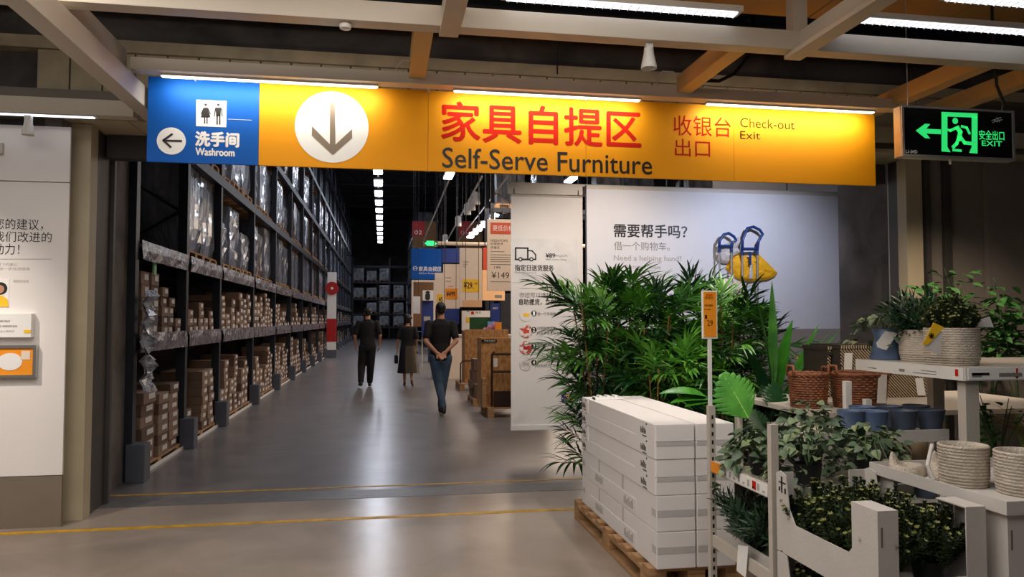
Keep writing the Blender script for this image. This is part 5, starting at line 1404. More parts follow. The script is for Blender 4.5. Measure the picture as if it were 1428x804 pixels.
def display_carton(x0, x1, y0, y1, z0, zc, zs, zf, label, cut=.13):
    """open tray with tall corners: side walls cut down between the corners"""
    t = thing('display_carton', label, 'box', ((x0+x1)/2, y0, z0)); th = .004
    w = min(.070, (x1-x0)*.24)
    for nm, xx in (('side_panel', x0), ('side_panel', x1-th)):
        poly = [(y0, z0), (y1, z0), (y1, zc), (y1-.03, zc+.012), (y1-.07, zc), (y1-.09, zs+.05), (y1-.13, zs), (y0+cut+.02, zs), (y0+cut, zs+.02), (y0+cut, zc), (y0, zc)]
        MB().prismX(poly, xx, xx+th).build(nm, M['cardw'], t)
    for nm, yy in (('front_panel', y0), ('back_panel', y1-th)):
        poly = [(x0+th, z0), (x1-th, z0), (x1-th, zc), (x1-w, zc), (x1-w, zf), (x0+w, zf), (x0+w, zc), (x0+th, zc)]
        MB().prismY(poly, yy, yy+th).build(nm, M['cardw'], t)
    MB().box(x0+th, x1-th, y0+th, y1-th, z0, z0+th).build('base_panel', M['cardw'], t)
    for (xa, xb) in ((x0+th, x0+w), (x1-w, x1-th)):
        MB().box(xa, xb, y0+th, y0+cut, zc-th, zc).build('corner_cap', M['cardw'], t)
        MB().box(xa+.004, xb-.004, y0+cut-th, y0+cut, zs+.03, zc-th).build('corner_gusset', M['cardw'], t)
    MB().box(x0+.010, x0+.016, y0-.0015, y0-.0002, zc-.11, zc-.05).build('slot', M['skirt'], t)
    return t
CX0, CX1, CY0, CY1 = 1.49, 1.865, 2.10, 2.70
pl_ = MB().bbox(CX0, CX1, CY0, CY1, 0, .29, .004).build('plinth', M['cardw']); tag(pl_, 'plain white plinth under the two shrub display cartons', 'plinth')
z1a, z1b = .2915, .575
display_carton(CX0, CX1, CY0, CY1, z1a, .57, .43, .36, 'lower white display carton of shrubs, with tall corners, beneath another')
display_carton(CX0, CX1, CY0, CY1, .5765, .868, .70, .655, 'upper white display carton with cut-down side in front of the slotted trolley')
mk = MB(); ym = CY1-.04
mk.box(CX0-.0012, CX0-.0002, ym-.006, ym+.004, .80, .86).box(CX0-.0012, CX0-.0002, ym-.03, ym+.02, .835, .84).box(CX0-.0012, CX0-.0002, ym-.03, ym-.02, .80, .82).box(CX0-.0012, CX0-.0002, ym+.01, ym+.02, .805, .82)
tag(mk.build('printed_mark', M['ink']), 'small black printed mark at the tall corner of the upper display carton', 'print')
kk = 0
def shrubs(z, prefix, n=3, m=2, seed=0, names=None):
    i = 0
    for a in range(n):
        for b_ in range(m):
            x = CX0+.105+b_*.165; y = CY0+.13+a*.185
            lab = names[i]
            sprig_plant('box_shrub', x, y, z, lab, SS, 92, .058, .07, 0, .50, 'blackpot', .05, .09, seed+i, 1.0, lift=.11); i += 1
shrubs(.581, 'u', seed=40, names=['pale tipped shrub behind the front cut-away, carton side of the upper carton', 'pale tipped shrub at the front corner post of the upper carton, plant side',
   'pale tipped shrub at the middle of the low cut side, upper carton', 'pale tipped shrub in the upper carton beside the grey tray with rope baskets', 'pale tipped shrub beside the far tall corner of the upper carton', 'pale tipped shrub at the far end of the upper carton below the pothos'])
shrubs(.296, 'l', seed=60, names=['shrub behind the front panel of the lower carton', 'shrub at the front of the lower carton, far column', 'shrub seen through the low side of the lower carton, middle', 'hidden middle shrub of the lower carton, far column', 'shrub at the far end of the lower carton by its tall corner', 'shrub deep in the far end of the lower carton'])
# further pale shrubs between the carton and the trolley (on the same display)
# ---- second stack with grey tray and rope baskets
DX0, DX1, DY0, DY1 = 1.905, 2.47, 2.06, 2.66
tag(MB().bbox(DX0, DX1, DY0, DY1, 0, .29, .004).build('plinth', M['cardw']), 'plain white plinth below the tray with rope baskets', 'plinth')
display_carton(DX0, DX1, DY0, DY1, .2915, .57, .43, .36, 'lower white display carton below the rope baskets')
display_carton(DX0, DX1, DY0, DY1, .5765, .852, .72, .655, 'white display carton directly under the grey tray of rope baskets', cut=.1)
for i, (x, y, z, lab) in enumerate(((2.12, 2.2, .581, 'shrub inside the carton under the rope basket tray, nearest corner'), (2.32, 2.2, .581, 'shrub inside the carton under the rope basket tray, at its outer corner'), (2.15, 2.45, .581, 'shrub deep in the carton under the rope basket tray'), (2.15, 2.2, .296, 'shrub in the lowest carton under the rope baskets'))):
    sprig_plant('box_shrub', x, y, z, lab, SS, 60, .06, .07, 0, .6, 'blackpot', .05, .08, 80+i, 1.0, lift=.05)
ty = thing('shallow_tray', 'shallow grey cardboard tray holding the cream rope baskets', 'tray', ((DX0+DX1)/2, DY0, .853))
tz0, tz1 = .853, .895
MB().box(DX0-.02, DX1+.02, DY0-.02, DY1+.04, tz0, tz0+.004).build('base', M['cardw'], ty)
for a in ((DX0-.02, DX0-.014, DY0-.014, DY1+.034), (DX1+.014, DX1+.02, DY0-.014, DY1+.034), (DX0-.02, DX1+.02, DY0-.02, DY0-.014), (DX0-.02, DX1+.02, DY1+.034, DY1+.04)):
    MB().box(*a, tz0+.0045, tz1).build('rim', M['cardw'], ty)
def rope_basket(x, y, z, r, h, label, fold=0, name='rope_basket', m='rope', top=1.0, n=None):
    t = thing(name, label, 'basket', (x, y, z)); n = n or int(h/.011)
    b = MB(); prof = []
    for k in range(n):
        z0 = h*k/n; rr_ = r*(.93+.07*min(1, k/3))*(1+(top-1)*k/n)
        for j in range(4):
            a = pi*(j/3.0)-pi/2; prof.append((rr_+.004*cos(a), z0+h/n*(j/3.0)*.96))
    prof += [(r*top-.006, h), (r*top-.009, h-.02), (r*.9-.008, .012)]
    b.lathe(prof, 32, (x, y, z), True, True); b.build('coiled_body', M[m], t, smooth=True)
    return t
rope_basket(2.072, 2.43, .858, .079, .145, 'round cream rope basket standing in the grey tray, beside the slumped one', top=1.02)
rope_basket(2.168, 2.27, .858, .084, .145, 'cream rope basket at the near edge of the grey tray', top=1.03)
sl = thing('rope_bag', 'slumped cream rope bag lying in the grey tray with a loop handle', 'bag', (2.0, 2.60, .858))
b = MB(); nu, nv = 40, 9
def slump(cx_, cy_, rx_, ry_, hh_, ear, rz_):
    b = MB()
    for j in range(nv+1):
        f = j/nv
        for i in range(nu):
            a = 2*pi*i/nu; k_ = (cos(f*pi/2))**.45 if f < 1 else .02
            lx = cos(a)*rx_*k_; ly = sin(a)*ry_*k_*(1+.1*sin(2*a))
            e_ = math.exp(-((a-ear+pi) % (2*pi)-pi)**2/.35)*sin(f*pi)*.055
            z_ = hh_*f**.8*(1-.35*math.exp(-((f-1)/.25)**2)) + e_ + .0022*sin(f*55)
            b.v.append(Vector((cx_+lx*cos(rz_)-ly*sin(rz_), cy_+lx*sin(rz_)+ly*cos(rz_), .8575+z_)))
    for j in range(nv):
        for i in range(nu): b.f.append((j*nu+i, j*nu+(i+1) % nu, (j+1)*nu+(i+1) % nu, (j+1)*nu+i))
    b.f.append(tuple(range(nu))[::-1]); b.f.append(tuple(range(nv*nu, nv*nu+nu)))
    return b
slump(1.985, 2.61, .095, .055, .062, 2.4, .35).build('body', M['rope'], sl, smooth=True)
slump(2.06, 2.535, .050, .035, .075, 0.5, .9).build('folded_side', M['rope'], sl, smooth=True)
h0 = onY(1300, 668, 2.30); h1 = onY(1306, 640, 2.34); h2 = onY(1320, 632, 2.40)
MB().tube([(DX0-.012, 2.36, .895), (DX0-.018, 2.38, .94), (DX0+.01, 2.40, .985), (DX0+.05, 2.44, 1.0)], .007, 8).build('handle', M['bagw'], sl)

# ================================================================== BLUE POT TRAY
PY0, PY1 = 3.36, 3.74
pt = thing('pot_trolley', 'cream trolley of slim white posts carrying the blue pots', 'trolley', (2.25, PY0, 0))
xa, xb = onY(1166, 600, PY0).x, onY(1322, 600, PY0).x
zt_ = onY(1240, 600, PY0).z; zb_ = onY(1240, 617, PY0).z
xa = min(xa, 2.02)
MB().box(xa, xb, PY0, PY1, zt_-.03, zt_-.026).build('shelf', M['offw'], pt)
MB().box(xa, xb, PY0-.008, PY0-.001, zb_, zt_).build('front_lip', M['cardw'], pt); MB().box(xa, xb, PY1+.001, PY1+.008, zb_, zt_).build('back_lip', M['cardw'], pt)
z2_ = zb_-.30
MB().box(xa, xb, PY0, PY1, z2_, z2_+.004).build('shelf', M['offw'], pt)
for (px, top) in ((1181, 531), (1304.5, 530), (1209, 556)):
    yy = PY1+.03; c_ = onY(px, top, yy); MB().box(c_.x-.017, c_.x+.017, yy-.017, yy+.017, 0, c_.z).build('post', M['white'], pt)
c_ = xb-.02; MB().box(xa+.0, xa+.03, PY0+.0, PY0+.03, 0, zt_-.031).build('post', M['white'], pt); MB().box(c_-.01, c_+.02, PY0+.0, PY0+.03, 0, zt_-.031).build('post', M['white'], pt)
def bpot(x, y, z, r, h, label, m='bpot'):
    t = thing('plant_pot', label, 'pot', (x, y, z), group='blue pots on the trolley shelf')
    MB().lathe([(r*.70, 0), (r*.74, .006), (r*.80, h*.35), (r*1.0, h*.97), (r*1.02, h), (r*.95, h), (r*.90, h*.9), (r*.70, .01)], 32, (x, y, z), True, True).build('wall', M[m], t, smooth=True)
    return t
zs = zt_-.0255
pots = [(1187, 1, 'blue pot at the shaded pothos end of the front row'), (1219.5, 0, 'blue pot second in the front row of the pot shelf'), (1260, 0, 'slate blue pot third in the front row of the pot shelf'), (1298, 0, 'dark slate pot at the outer end of the front row'),
        (1203, 2, 'blue pot rim in the back row above the second pot'), (1240, 2, 'blue pot rim in the back row, middle'), (1278, 2, 'blue pot rim in the back row below the striped boxes')]
for (px, row, lab) in pots:
    y = (PY0+.075, PY0+.11, PY0+.26)[row]
    bpot(onY(px, 590, y).x, y, zs, .067, .115, lab, 'bpot' if px < 1235 else 'bpotd')
for (px, lab) in ((1216, 'dark blue pot on the lower pot shelf, beside the pothos'), (1252, 'dark blue pot in the middle of the lower pot shelf'), (1290, 'dark blue pot at the outer end of the lower pot shelf')):
    y = PY0+.1; bpot(onY(px, 640, y).x, y, z2_+.0045, .07, .13, lab, 'bpotd')

# ================================================================== CREAM SHELF WITH POTTED PLANTS
EX0, EX1, EY0, EY1, EZ = 2.60, 3.75, 3.03, 3.82, 1.235
sh = thing('plant_shelf', 'cream shelf unit with price strips, carrying the rope pots', 'shelf', (EX0, EY0, 0))
MB().bbox(EX0, EX1, EY0, EY1, EZ-.025, EZ, .003).build('shelf', M['offw'], sh)
MB().box(EX0-.006, EX0-.0005, EY0, EY1, EZ-.06, EZ-.001).build('price_strip', M['white'], sh)
MB().box(EX0, EX1, EY0-.006, EY0-.0005, EZ-.06, EZ-.001).build('price_strip', M['white'], sh)
MB().box(EX0+.012, EX1, EY0-.009, EY0-.0065, EZ-.055, EZ-.003).build('paper_insert', M['plastic'], sh)
for (x, y) in ((EX0+.06, EY0+.05), (EX1-.06, EY0+.05), (EX0+.45, EY1-.05), (EX1-.06, EY1-.05)):
    MB().bbox(x-.035, x+.035, y-.025, y+.025, 0, EZ-.026, .002).build('post', M['offw'], sh)
def sx(py_y, z0, dz, w, m, par=sh):   # marks on the aisle side strip
    MB().box(EX0-.0075, EX0-.0062, py_y, py_y+w, z0, z0+dz).build('strip_print', M[m], par)
for (y, w, dz, m) in ((3.64, .04, .003, 'ink'), (3.64, .07, .003, 'inkg'), (3.42, .04, .012, 'inkg'), (3.2, .16, .003, 'inkg'), (3.2, .10, .003, 'inkg'), (3.06, .018, .032, 'sred')):
    sx(y, EZ-.03-random.uniform(0, .02), dz, w, m)
for (x, w, dz, m) in ((EX0+.03, .09, .006, 'ink'), (EX0+.17, .12, .003, 'inkg'), (EX0+.03, .05, .004, 'inkg')):
    MB().box(x, x+w, EY0-.0105, EY0-.0092, EZ-.03-random.uniform(0, .015), EZ-.03+dz-.0).build('strip_print', M[m], sh)
fitpx('strip_print', '59.95', 1394, 1407, 519.5, 523, 1400, 'sred', 0, EY0-.0092, sh)
o = MB(); yq = EY0-.0092; o.stroke([xz(1418, 514, yq), xz(1418, 525, yq)], .009, yq, .0012); o.stroke([xz(1413.5, 520, yq), xz(1418, 526, yq), xz(1422.5, 520, yq)], .009, yq, .0012); o.build('red_arrow', M['sred'], sh)
# lower shelf of that unit
MB().bbox(EX0, EX1, EY0, EY1, .50, .525, .003).build('shelf', M['offw'], sh)
# rope pots with plants
def figtree(x, y, z, h, label, n, r_, seed, m='lfig', pot='blackpot', L=.07, W=.034, pr=.1, ph=.16, name='leafy_shrub', low=.25):
    r = random.Random(seed); t = thing(name, label, 'plant', (x, y, z)); potted(t, x, y, pr, ph, pot)
    LM = [leaf_mesh('leaf', L, W, M[m], .5, .12, 4, .6), leaf_mesh('leaf', L*.85, W*.9, M[m], .3, .15, 4, .6)]
    for k in range(9):
        a = r.uniform(0, 2*pi); hh_ = h*r.uniform(.75, 1)
        p = [Vector((x, y, z+ph-.03)), Vector((x+cos(a)*r_*.25, y+sin(a)*r_*.25, z+ph+hh_*.5)), Vector((x+cos(a)*r_*.8, y+sin(a)*r_*.8, z+ph+hh_))]
        MB().tube(p, [.005, .004, .002], 5).build('branch', M['stem'], t)
        for j in range(n//9):
            f = r.uniform(low, 1); q = p[0].lerp(p[1], f*2) if f < .5 else p[1].lerp(p[2], f*2-1)
            az = r.uniform(0, 2*pi)
            inst('leaf', r.choice(LM), t, q - t.location + Vector((cos(az), sin(az), 0))*r.uniform(0, L*.9), dir_rot(az, r.uniform(-.5, .6), r.uniform(-.4, .4)), r.uniform(.8, 1.2))
    return t
q = onZ(1350, 510, EZ); cp = (q.x, q.y)
rope_basket(cp[0], cp[1]+.1, EZ+.0005, .118, .178, 'large round cream rope pot holding the trimmed shrub, at the cream shelf corner', name='rope_pot')
q2 = onZ(1313, 505, EZ)
rope_basket(q2.x, q2.y+.13, EZ+.0005, .112, .165, 'cream rope pot behind the large one, with the yellow hang tag', name='rope_pot')
zs1 = EZ+.03
BSp = [needle_sprig(50+i, M['ldark'], 26, .06, .010, .20) for i in range(2)]
sprig_plant('trimmed_shrub', cp[0], cp[1]+.1, zs1, 'rounded olive green trimmed shrub in the large rope pot', SS, 210, .078, .078, 0, .62, 'blackpot', .08, .12, 90, .85, lift=.13)
sprig_plant('spiky_shrub', q2.x-.01, q2.y+.13, zs1, 'dark spiky green shrub in the rope pot behind', BSp, 46, .05, .05, 0, .9, 'blackpot', .08, .12, 91, .95)
def hang_tag(pts, Y_, m, label, th=.002, marks=()):
    o = MB().prismY([xz(p[0], p[1], Y_) for p in pts], Y_, Y_+th).build('paper_tag', M[m]); tag(o, label, 'tag'); return o
Yt = cp[1]-.035
o = hang_tag([(1302, 449.5), (1317, 456), (1295, 480), (1286, 481)], cp[1]+.004, 'yellowp', 'yellow card tag stuck between the two rope pots')
c_ = xz(1299, 468, cp[1]+.003)
st = MB()
for k in range(4): st.stroke([(c_[0]-.014*cos(k*pi/4), c_[1]-.014*sin(k*pi/4)), (c_[0]+.014*cos(k*pi/4), c_[1]+.014*sin(k*pi/4))], .004, cp[1]+.0035, .001)
tag(st.build('asterisk_print', M['ink'], None), 'black asterisk printed on the yellow card tag', 'print')
hang_tag([(1307, 462), (1315, 462), (1311, 495), (1287, 484)], cp[1]+.008, 'label', 'white card tag below the yellow tag between the rope pots')
hang_tag([(1354, 450), (1380, 441), (1386, 456), (1365, 456)], Yt+.13, 'label', 'pale card tag leaning on the rim of the large rope pot')
# blue waisted pot with trailing plant
q = onZ(1236, 502, EZ)
vz = thing('waisted_pot', 'blue waisted pot at the far end of the cream shelf', 'pot', (q.x+.03, q.y+.06, EZ+.0005))
vx, vy = q.x+.05, q.y+.07
MB().lathe([(.082, 0), (.084, .006), (.058, .10), (.055, .115), (.072, .165), (.066, .165), (.050, .115)], 32, (vx, vy, EZ+.0005), True, True).build('wall', M['bpot'], vz, smooth=True)
pothos(vx, vy, EZ+.06, 'variegated trailing plant in the blue waisted pot', 90, .22, .16, .12, 21, .10, .85, pr=.045, ph=.09)
Yv = vy-.095
hang_tag([(1235, 461), (1252, 464), (1236, 488), (1224, 484), (1222, 478)], Yv, 'plastic', 'white hang tag on the blue waisted pot')
q = onZ(1266, 500, EZ); tag(MB().bbox(q.x-.03, q.x+.05, q.y-.03, q.y+.03, EZ+.0005, EZ+.015, .002).build('coaster_stack', M['inkl']), 'small grey flat pack beside the blue waisted pot', 'pack')
# ================================================================== BACK TABLE: WICKER AND STRIPED BOXES
BZ = .925
bt = thing('back_table', 'low white display table behind the cream shelf carrying wicker baskets', 'table', (2.9, 3.95, 0))
MB().bbox(2.42, 4.25, 3.93, 5.0, BZ-.03, BZ, .003).build('tabletop', M['offw'], bt)
for (x, y) in ((2.46, 3.97), (4.2, 3.97), (2.46, 4.96), (4.2, 4.96)): MB().box(x-.02, x+.02, y-.02, y+.02, 0, BZ-.031).build('leg', M['offw'], bt)
def wicker(x, y, z, rx, ry, h, label, loops=True):
    t = thing('wicker_basket', label, 'basket', (x, y, z)); b = MB(); n = 44; rows = int(h/.014)
    for k in range(rows):
        pts = []
        for i in range(n+1):
            a = 2*pi*i/n; f = k/rows; o_ = .004*(1 if (i+k) % 2 else -1)
            pts.append((x+(rx*(.86+.14*f)+o_)*cos(a), y+(ry*(.86+.14*f)+o_)*sin(a), z+.007+k*.014))
        b.tube(pts, .0068, 5, False)
    tag(b.build('woven_wall', M['wicker'], t, smooth=True), kind='stuff')
    MB().lathe([(.001, .004), (rx*.86, .004)], 30, (x, y, z), True, True, (1, ry/rx)).build('base', M['wicker'], t)
    b = MB()
    for j in range(2):
        pts = [(x+rx*1.01*cos(2*pi*i/30), y+ry*1.01*sin(2*pi*i/30), z+h+.006*sin(i*2.1+j*3)) for i in range(31)]; b.tube(pts, .009, 6, False)
    b.build('braided_rim', M['wicker'], t, smooth=True)
    if loops:
        b = MB(); b.tube([(x-rx*1.0, y-.04, z+h-.01), (x-rx*1.03, y-.03, z+h+.05), (x-rx*1.03, y+.03, z+h+.05), (x-rx*1.0, y+.04, z+h-.01)], .009, 6); b.build('handle', M['wicker'], t, smooth=True)
        b = MB(); b.tube([(x+rx*1.0, y-.04, z+h-.01), (x+rx*1.03, y-.03, z+h+.04), (x+rx*1.03, y+.03, z+h+.04), (x+rx*1.0, y+.04, z+h-.01)], .009, 6); b.build('handle', M['wicker'], t, smooth=True)
    return t
wy = 4.16
w1 = onY(1198, 540, wy); w0 = onY(1126, 540, wy)
wicker(w1.x, wy, BZ+.0005, .165, .15, .20, 'brown oval wicker basket beside the striped boxes')
wicker(w0.x+.03, wy+.04, BZ+.0005, .112, .11, .20, 'brown wicker basket half hidden by green leaves')
def striped(x0, x1, y0, y1, z0, z1, label):
    t = thing('striped_box', label, 'box', ((x0+x1)/2, y0, z0))
    MB().bbox(x0, x1, y0, y1, z0, z1-.03, .004).build('body', M['stripe'], t); MB().bbox(x0-.006, x1+.006, y0-.006, y1+.006, z1-.03, z1, .004).build('lid', M['stripe'], t)
    b = MB(); L = x1-x0; Hh = z1-.034-z0; s = .022; k = -Hh
    while k < L:
        a0 = max(k, 0); b0 = min(k+Hh, L)
        if b0-a0 > .004: b.stroke([(x0+a0, z1-.034-(a0-k)), (x0+b0, z1-.034-(b0-k))], .007, y0-.0008, .003)
        k += s
    tag(b.build('woven_stripes', M['stripel'], t), kind='stuff')
    b = MB(); k = 0
    while k < L: b.box(x0+k, x0+k+.008, y0-.0085, y0-.0065, z1-.026, z1-.004); k += .018
    tag(b.build('lid_stripes', M['stripel'], t), kind='stuff')
    MB().box((x0+x1)/2-.04, (x0+x1)/2+.04, y0-.012, y0-.009, z1-.065, z1-.04).build('pull', M['stripe'], t)
    return t
sy = 4.62
a = onY(1172, 485, sy); b_ = onY(1290, 485, sy)
striped(a.x, b_.x+.02, sy, sy+.35, BZ+.0005, BZ+.215, 'lower dark box with pale diagonal cord stripes behind the wicker')
striped(a.x, b_.x, sy, sy+.35, BZ+.216, onY(1230, 480, sy).z, 'upper dark striped box of the stack behind the blue waisted pot')
a2 = onY(1150, 485, sy+.1)
striped(a2.x+.02, a.x-.012, sy+.1, sy+.4, BZ+.0005, onY(1150, 482, sy+.1).z, 'narrow striped box beside the stacked pair, above the wicker baskets')
# hanging white labels
def label_px(pts, Y_, label): hang_tag(pts, Y_, 'plastic', label)
label_px([(1178, 492), (1189, 492), (1188, 515), (1177, 515)], sy-.02, 'white ticket on the striped box above the wicker basket')
label_px([(1225, 522), (1237, 522), (1236, 562), (1223, 562)], wy-.155, 'long white ticket hanging at the end of the wicker basket')
label_px([(1276, 527), (1287, 527), (1291, 551), (1280, 551)], sy-.015, 'white ticket on the lower striped box near its outer end')
# ---- plants behind and below the cream shelf
for (px, yy, hh_, n_, rr_, lab) in ((1312, 5.2, 1.62, 300, .26, 'tall leafy shrub behind the rope pots against the door post'), (1372, 5.35, 1.60, 340, .36, 'leafy shrub behind the large rope pot against the grey wall'), (1424, 5.05, 1.50, 300, .32, 'leafy shrub behind the cream shelf at the frame edge')):
    figtree(onY(px, 446, yy).x, yy, 0.0, hh_, lab, n_, rr_, int(px), pr=.14, ph=.3, L=.10, W=.05, low=.6)
figtree(3.15, 3.45, .526, .42, 'bright leafed plant on the lower level of the cream shelf', 80, .2, 34, pr=.08, ph=.12, L=.06, W=.032)
gr = thing('golden_grass', 'golden ornamental grass hanging under the cream shelf at the frame edge', 'plant', (3.45, 3.4, .526))
potted(gr, 3.45, 3.4, .09, .14, 'blackpot')
r = random.Random(77); GM = []
for i in range(3):
    b = MB(); leaf_geo(b, (0, 0, 0), (.35, 0, 1), (-1, 0, .35), .55, .012, 1.1+.4*i, .1, 7, .8); GM.append(b.mesh('blade', M['lyel'], True))
for k in range(110):
    a_ = r.uniform(0, 2*pi); inst('blade', r.choice(GM), gr, (cos(a_)*.05*r.random(), sin(a_)*.05, .12), (0, 0, a_), r.uniform(.7, 1.05))
pothos(2.78, 2.78, .0, 'dark broad leaved plant on the floor in front of the cream shelf post', 110, .22, .2, .55, 41, .0, 1.9, pr=.12, ph=.30) 

# ================================================================== SHOPPING TROLLEY BAGS ON THE BANNER
Yg = Yh-.09
def gp(px, py, y=Yg): return onY(px, py, y)
def bag_trolley(label, hx0, hx1, htop, hbot, flip, bag, polepx, poley1, yoff=0):
    y = Yg-yoff
    t = thing('bag_trolley', label, 'trolley', (gp(hx0, 400).x, y, gp(hx0, poley1).z))
    w = hx1-hx0
    pts = [(hx0, hbot), (hx0+w*.02, hbot-(hbot-htop)*.45), (hx0+w*.25, htop+2), (hx0+w*.55, htop), (hx0+w*.85, htop+4.5), (hx0+w*.98, htop+10), (hx0+w*.78, htop+(hbot-htop)*.62), (hx0+w*.72, hbot)]
    MB().tube([gp(a_, b__, y) for a_, b__ in pts], .017, 8).build('handle', M['hblue'], t, smooth=True)
    MB().tube([gp(hx0-.5, hbot-2, y), gp(hx0+w*.73, hbot-2, y)], .018, 8).build('cross_piece', M['hblue'], t)
    for fx in (0, .72):
        a_ = gp(hx0+w*fx, hbot-2, y); c_ = gp(hx0+w*fx, poley1, y)
        MB().tube([a_, (a_.x, y, c_.z)], .011, 8).build('pole', M['chrome'], t)
        MB().tube([a_, (a_.x, y, a_.z-.07)], .016, 8).build('clamp', M['hblue'], t)
    return t
t2 = bag_trolley('yellow bag on blue handled shopping trolley fixed to the white banner', 1035, 1064, 316, 349, 1, None, None, 440)
def bag(t, outline, m, y, depth, name='bag'):
    n = len(outline); cx_ = sum(p[0] for p in outline)/n; cz_ = sum(p[1] for p in outline)/n
    b = MB(); rings = []
    for s_, dy in ((1, 0), (.96, -.35), (.80, -.75), (.45, -1.0)):
        rings.append([(gp(cx_+(p[0]-cx_)*s_, cz_+(p[1]-cz_)*s_, y)) + Vector((0, dy*depth*(1+.15*sin(i*2.2)), 0)) for i, p in enumerate(outline)])
    for rg in rings: b.v += rg
    for j in range(3):
        for i in range(n): b.f.append((j*n+i, j*n+(i+1) % n, (j+1)*n+(i+1) % n, (j+1)*n+i))
    b.f.append(tuple(range(n))[::-1]); b.f.append(tuple(range(3*n, 4*n)))
    return b.build(name, M[m], t, smooth=False)
bag(t2, [(1024, 357), (1030, 353), (1038, 356), (1046, 359), (1056, 353), (1062, 358), (1072, 368), (1084, 380), (1080, 386), (1070, 390), (1058, 392), (1046, 393), (1034, 391), (1024, 386), (1012, 374), (1016, 364)], 'bagy', Yg+.075, .055)
MB().box(gp(1043.5, 351).x, gp(1046.5, 351).x, Yg-.02, Yg-.012, gp(1044, 369).z, gp(1044, 351).z).build('strap', M['hblue'], t2)
bag(t2, [(1046, 366), (1049, 366), (1050, 388), (1044, 389)], 'bagw', Yg+.015, .008, 'side_seam')
t3 = bag_trolley('white bag on second blue handled trolley beside the yellow one, on the banner', 1003, 1027, 325, 345, 1, None, None, 400)
bag(t3, [(998, 344), (1008, 341), (1018, 338), (1030, 330), (1034, 334), (1028, 345), (1034, 352), (1022, 358), (1014, 368), (1004, 367), (996, 358), (1002, 352)], 'bagw', Yg+.075, .06)
t4 = thing('canvas_bag', 'cream canvas bag below the yellow one, glimpsed through palm leaves', 'bag', (gp(1015, 400).x, Yg, gp(1015, 425).z))
bag(t4, [(996, 398), (1005, 390), (1020, 388), (1032, 392), (1040, 402), (1038, 428), (1030, 455), (1010, 452), (1000, 430)], 'price', Yg+.075, .12)
# small yellow sticker on the side wall
p = onX(1119, 500, 5.30)
tag(MB().bbox(5.29, 5.299, p.y-.12, p.y+.12, p.z-.03, p.z+.03, .002).build('wall_sticker', M['yellowp']), 'small yellow sticker low on the cool grey wall behind the bright blades', 'sticker')
# ================================================================== PEOPLE
def cap(b, p0, r0, p1, r1, n=14):
    """closed tapered limb piece: two balls and the cone between them"""
    p0, p1 = Vector(p0), Vector(p1)
    for p, r in ((p0, r0), (p1, r1)): ball(b, p, (r, r, r), n)
    b.tube([p0, p0.lerp(p1, .5), p1], [r0, (r0+r1)/2, r1], n)
def ball(b, c, r, n=14):
    c = Vector(c); m = n//2; base = len(b.v)
    b.v.append(c + Vector((0, 0, r[2])))
    for j in range(1, m):
        t = pi*j/m
        for i in range(n): a = 2*pi*i/n; b.v.append(c + Vector((r[0]*sin(t)*cos(a), r[1]*sin(t)*sin(a), r[2]*cos(t))))
    b.v.append(c - Vector((0, 0, r[2])))
    for i in range(n): b.f.append((base, base+1+i, base+1+(i+1) % n))
    for j in range(m-2):
        for i in range(n): b.f.append((base+1+j*n+i, base+1+(j+1)*n+i, base+1+(j+1)*n+(i+1) % n, base+1+j*n+(i+1) % n))
    e = len(b.v)-1; q = base+1+(m-2)*n
    for i in range(n): b.f.append((q+i, e, q+(i+1) % n))
def loft(b, rings, n=20):
    base = len(b.v)
    for (cx, cy, cz, rx, ry) in rings:
        for i in range(n): a = 2*pi*i/n; b.v.append(Vector((cx+rx*cos(a), cy+ry*sin(a), cz)))
    for j in range(len(rings)-1):
        for i in range(n): b.f.append((base+j*n+i, base+j*n+(i+1) % n, base+(j+1)*n+(i+1) % n, base+(j+1)*n+i))
    b.f.append(tuple(base+i for i in range(n))[::-1]); q = base+(len(rings)-1)*n; b.f.append(tuple(q+i for i in range(n)))
def fuse(b, name, m, parent, voxel=.008, smooth=4):
    """remesh the pieces into one continuous skin"""
    o = bpy.data.objects.new(name, b.mesh(name, m)); COL.objects.link(o)
    md = o.modifiers.new('r', 'REMESH'); md.mode = 'VOXEL'; md.voxel_size = voxel; md.use_smooth_shade = True
    ms = o.modifiers.new('s', 'SMOOTH'); ms.factor = .5; ms.iterations = smooth
    dg = bpy.context.evaluated_depsgraph_get(); dg.update()
    me = bpy.data.meshes.new_from_object(o.evaluated_get(dg)); o.modifiers.clear(); o.data = me; me.name = name
    if not me.materials: me.materials.append(m)
    o.parent = parent
    return o
def hand(b, wrist, elbow, curl, side, palm_n, k=1.0):
    """palm, four unequal bent fingers and a thumb; palm_n is where the palm faces"""
    w = Vector(wrist); d = (w-Vector(elbow)).normalized(); nn = Vector(palm_n); nn = (nn-d*nn.dot(d)).normalized(); s = d.cross(nn)*side
    for i in range(4): cap(b, w+s*(i-1.5)*.014*k, .014*k, w+d*.075*k+s*(i-1.5)*.020*k, .0115*k, 8)
    for i, L in enumerate((.066, .075, .070, .056)):
        p = w+d*.078*k+s*(i-1.5)*.021*k; dd = d.copy()
        for seg, f in enumerate((.45, .32, .23)):
            ang = curl*(.5+.45*seg); dd = (d*cos(ang)+nn*sin(ang)).normalized(); q = p+dd*L*f*k
            cap(b, p, (.0088-.0006*seg)*k, q, (.0084-.0008*seg)*k, 8); p = q
    p = w+d*.02*k-s*.026*k; dd = (d*.6-s*.75+nn*.35).normalized(); q = p+dd*.035*k; cap(b, p, .0115*k, q, .0095*k, 8)
    dd = (d*.85-s*.3+nn*.4).normalized(); cap(b, q, .0095*k, q+dd*.03*k, .008*k, 8)
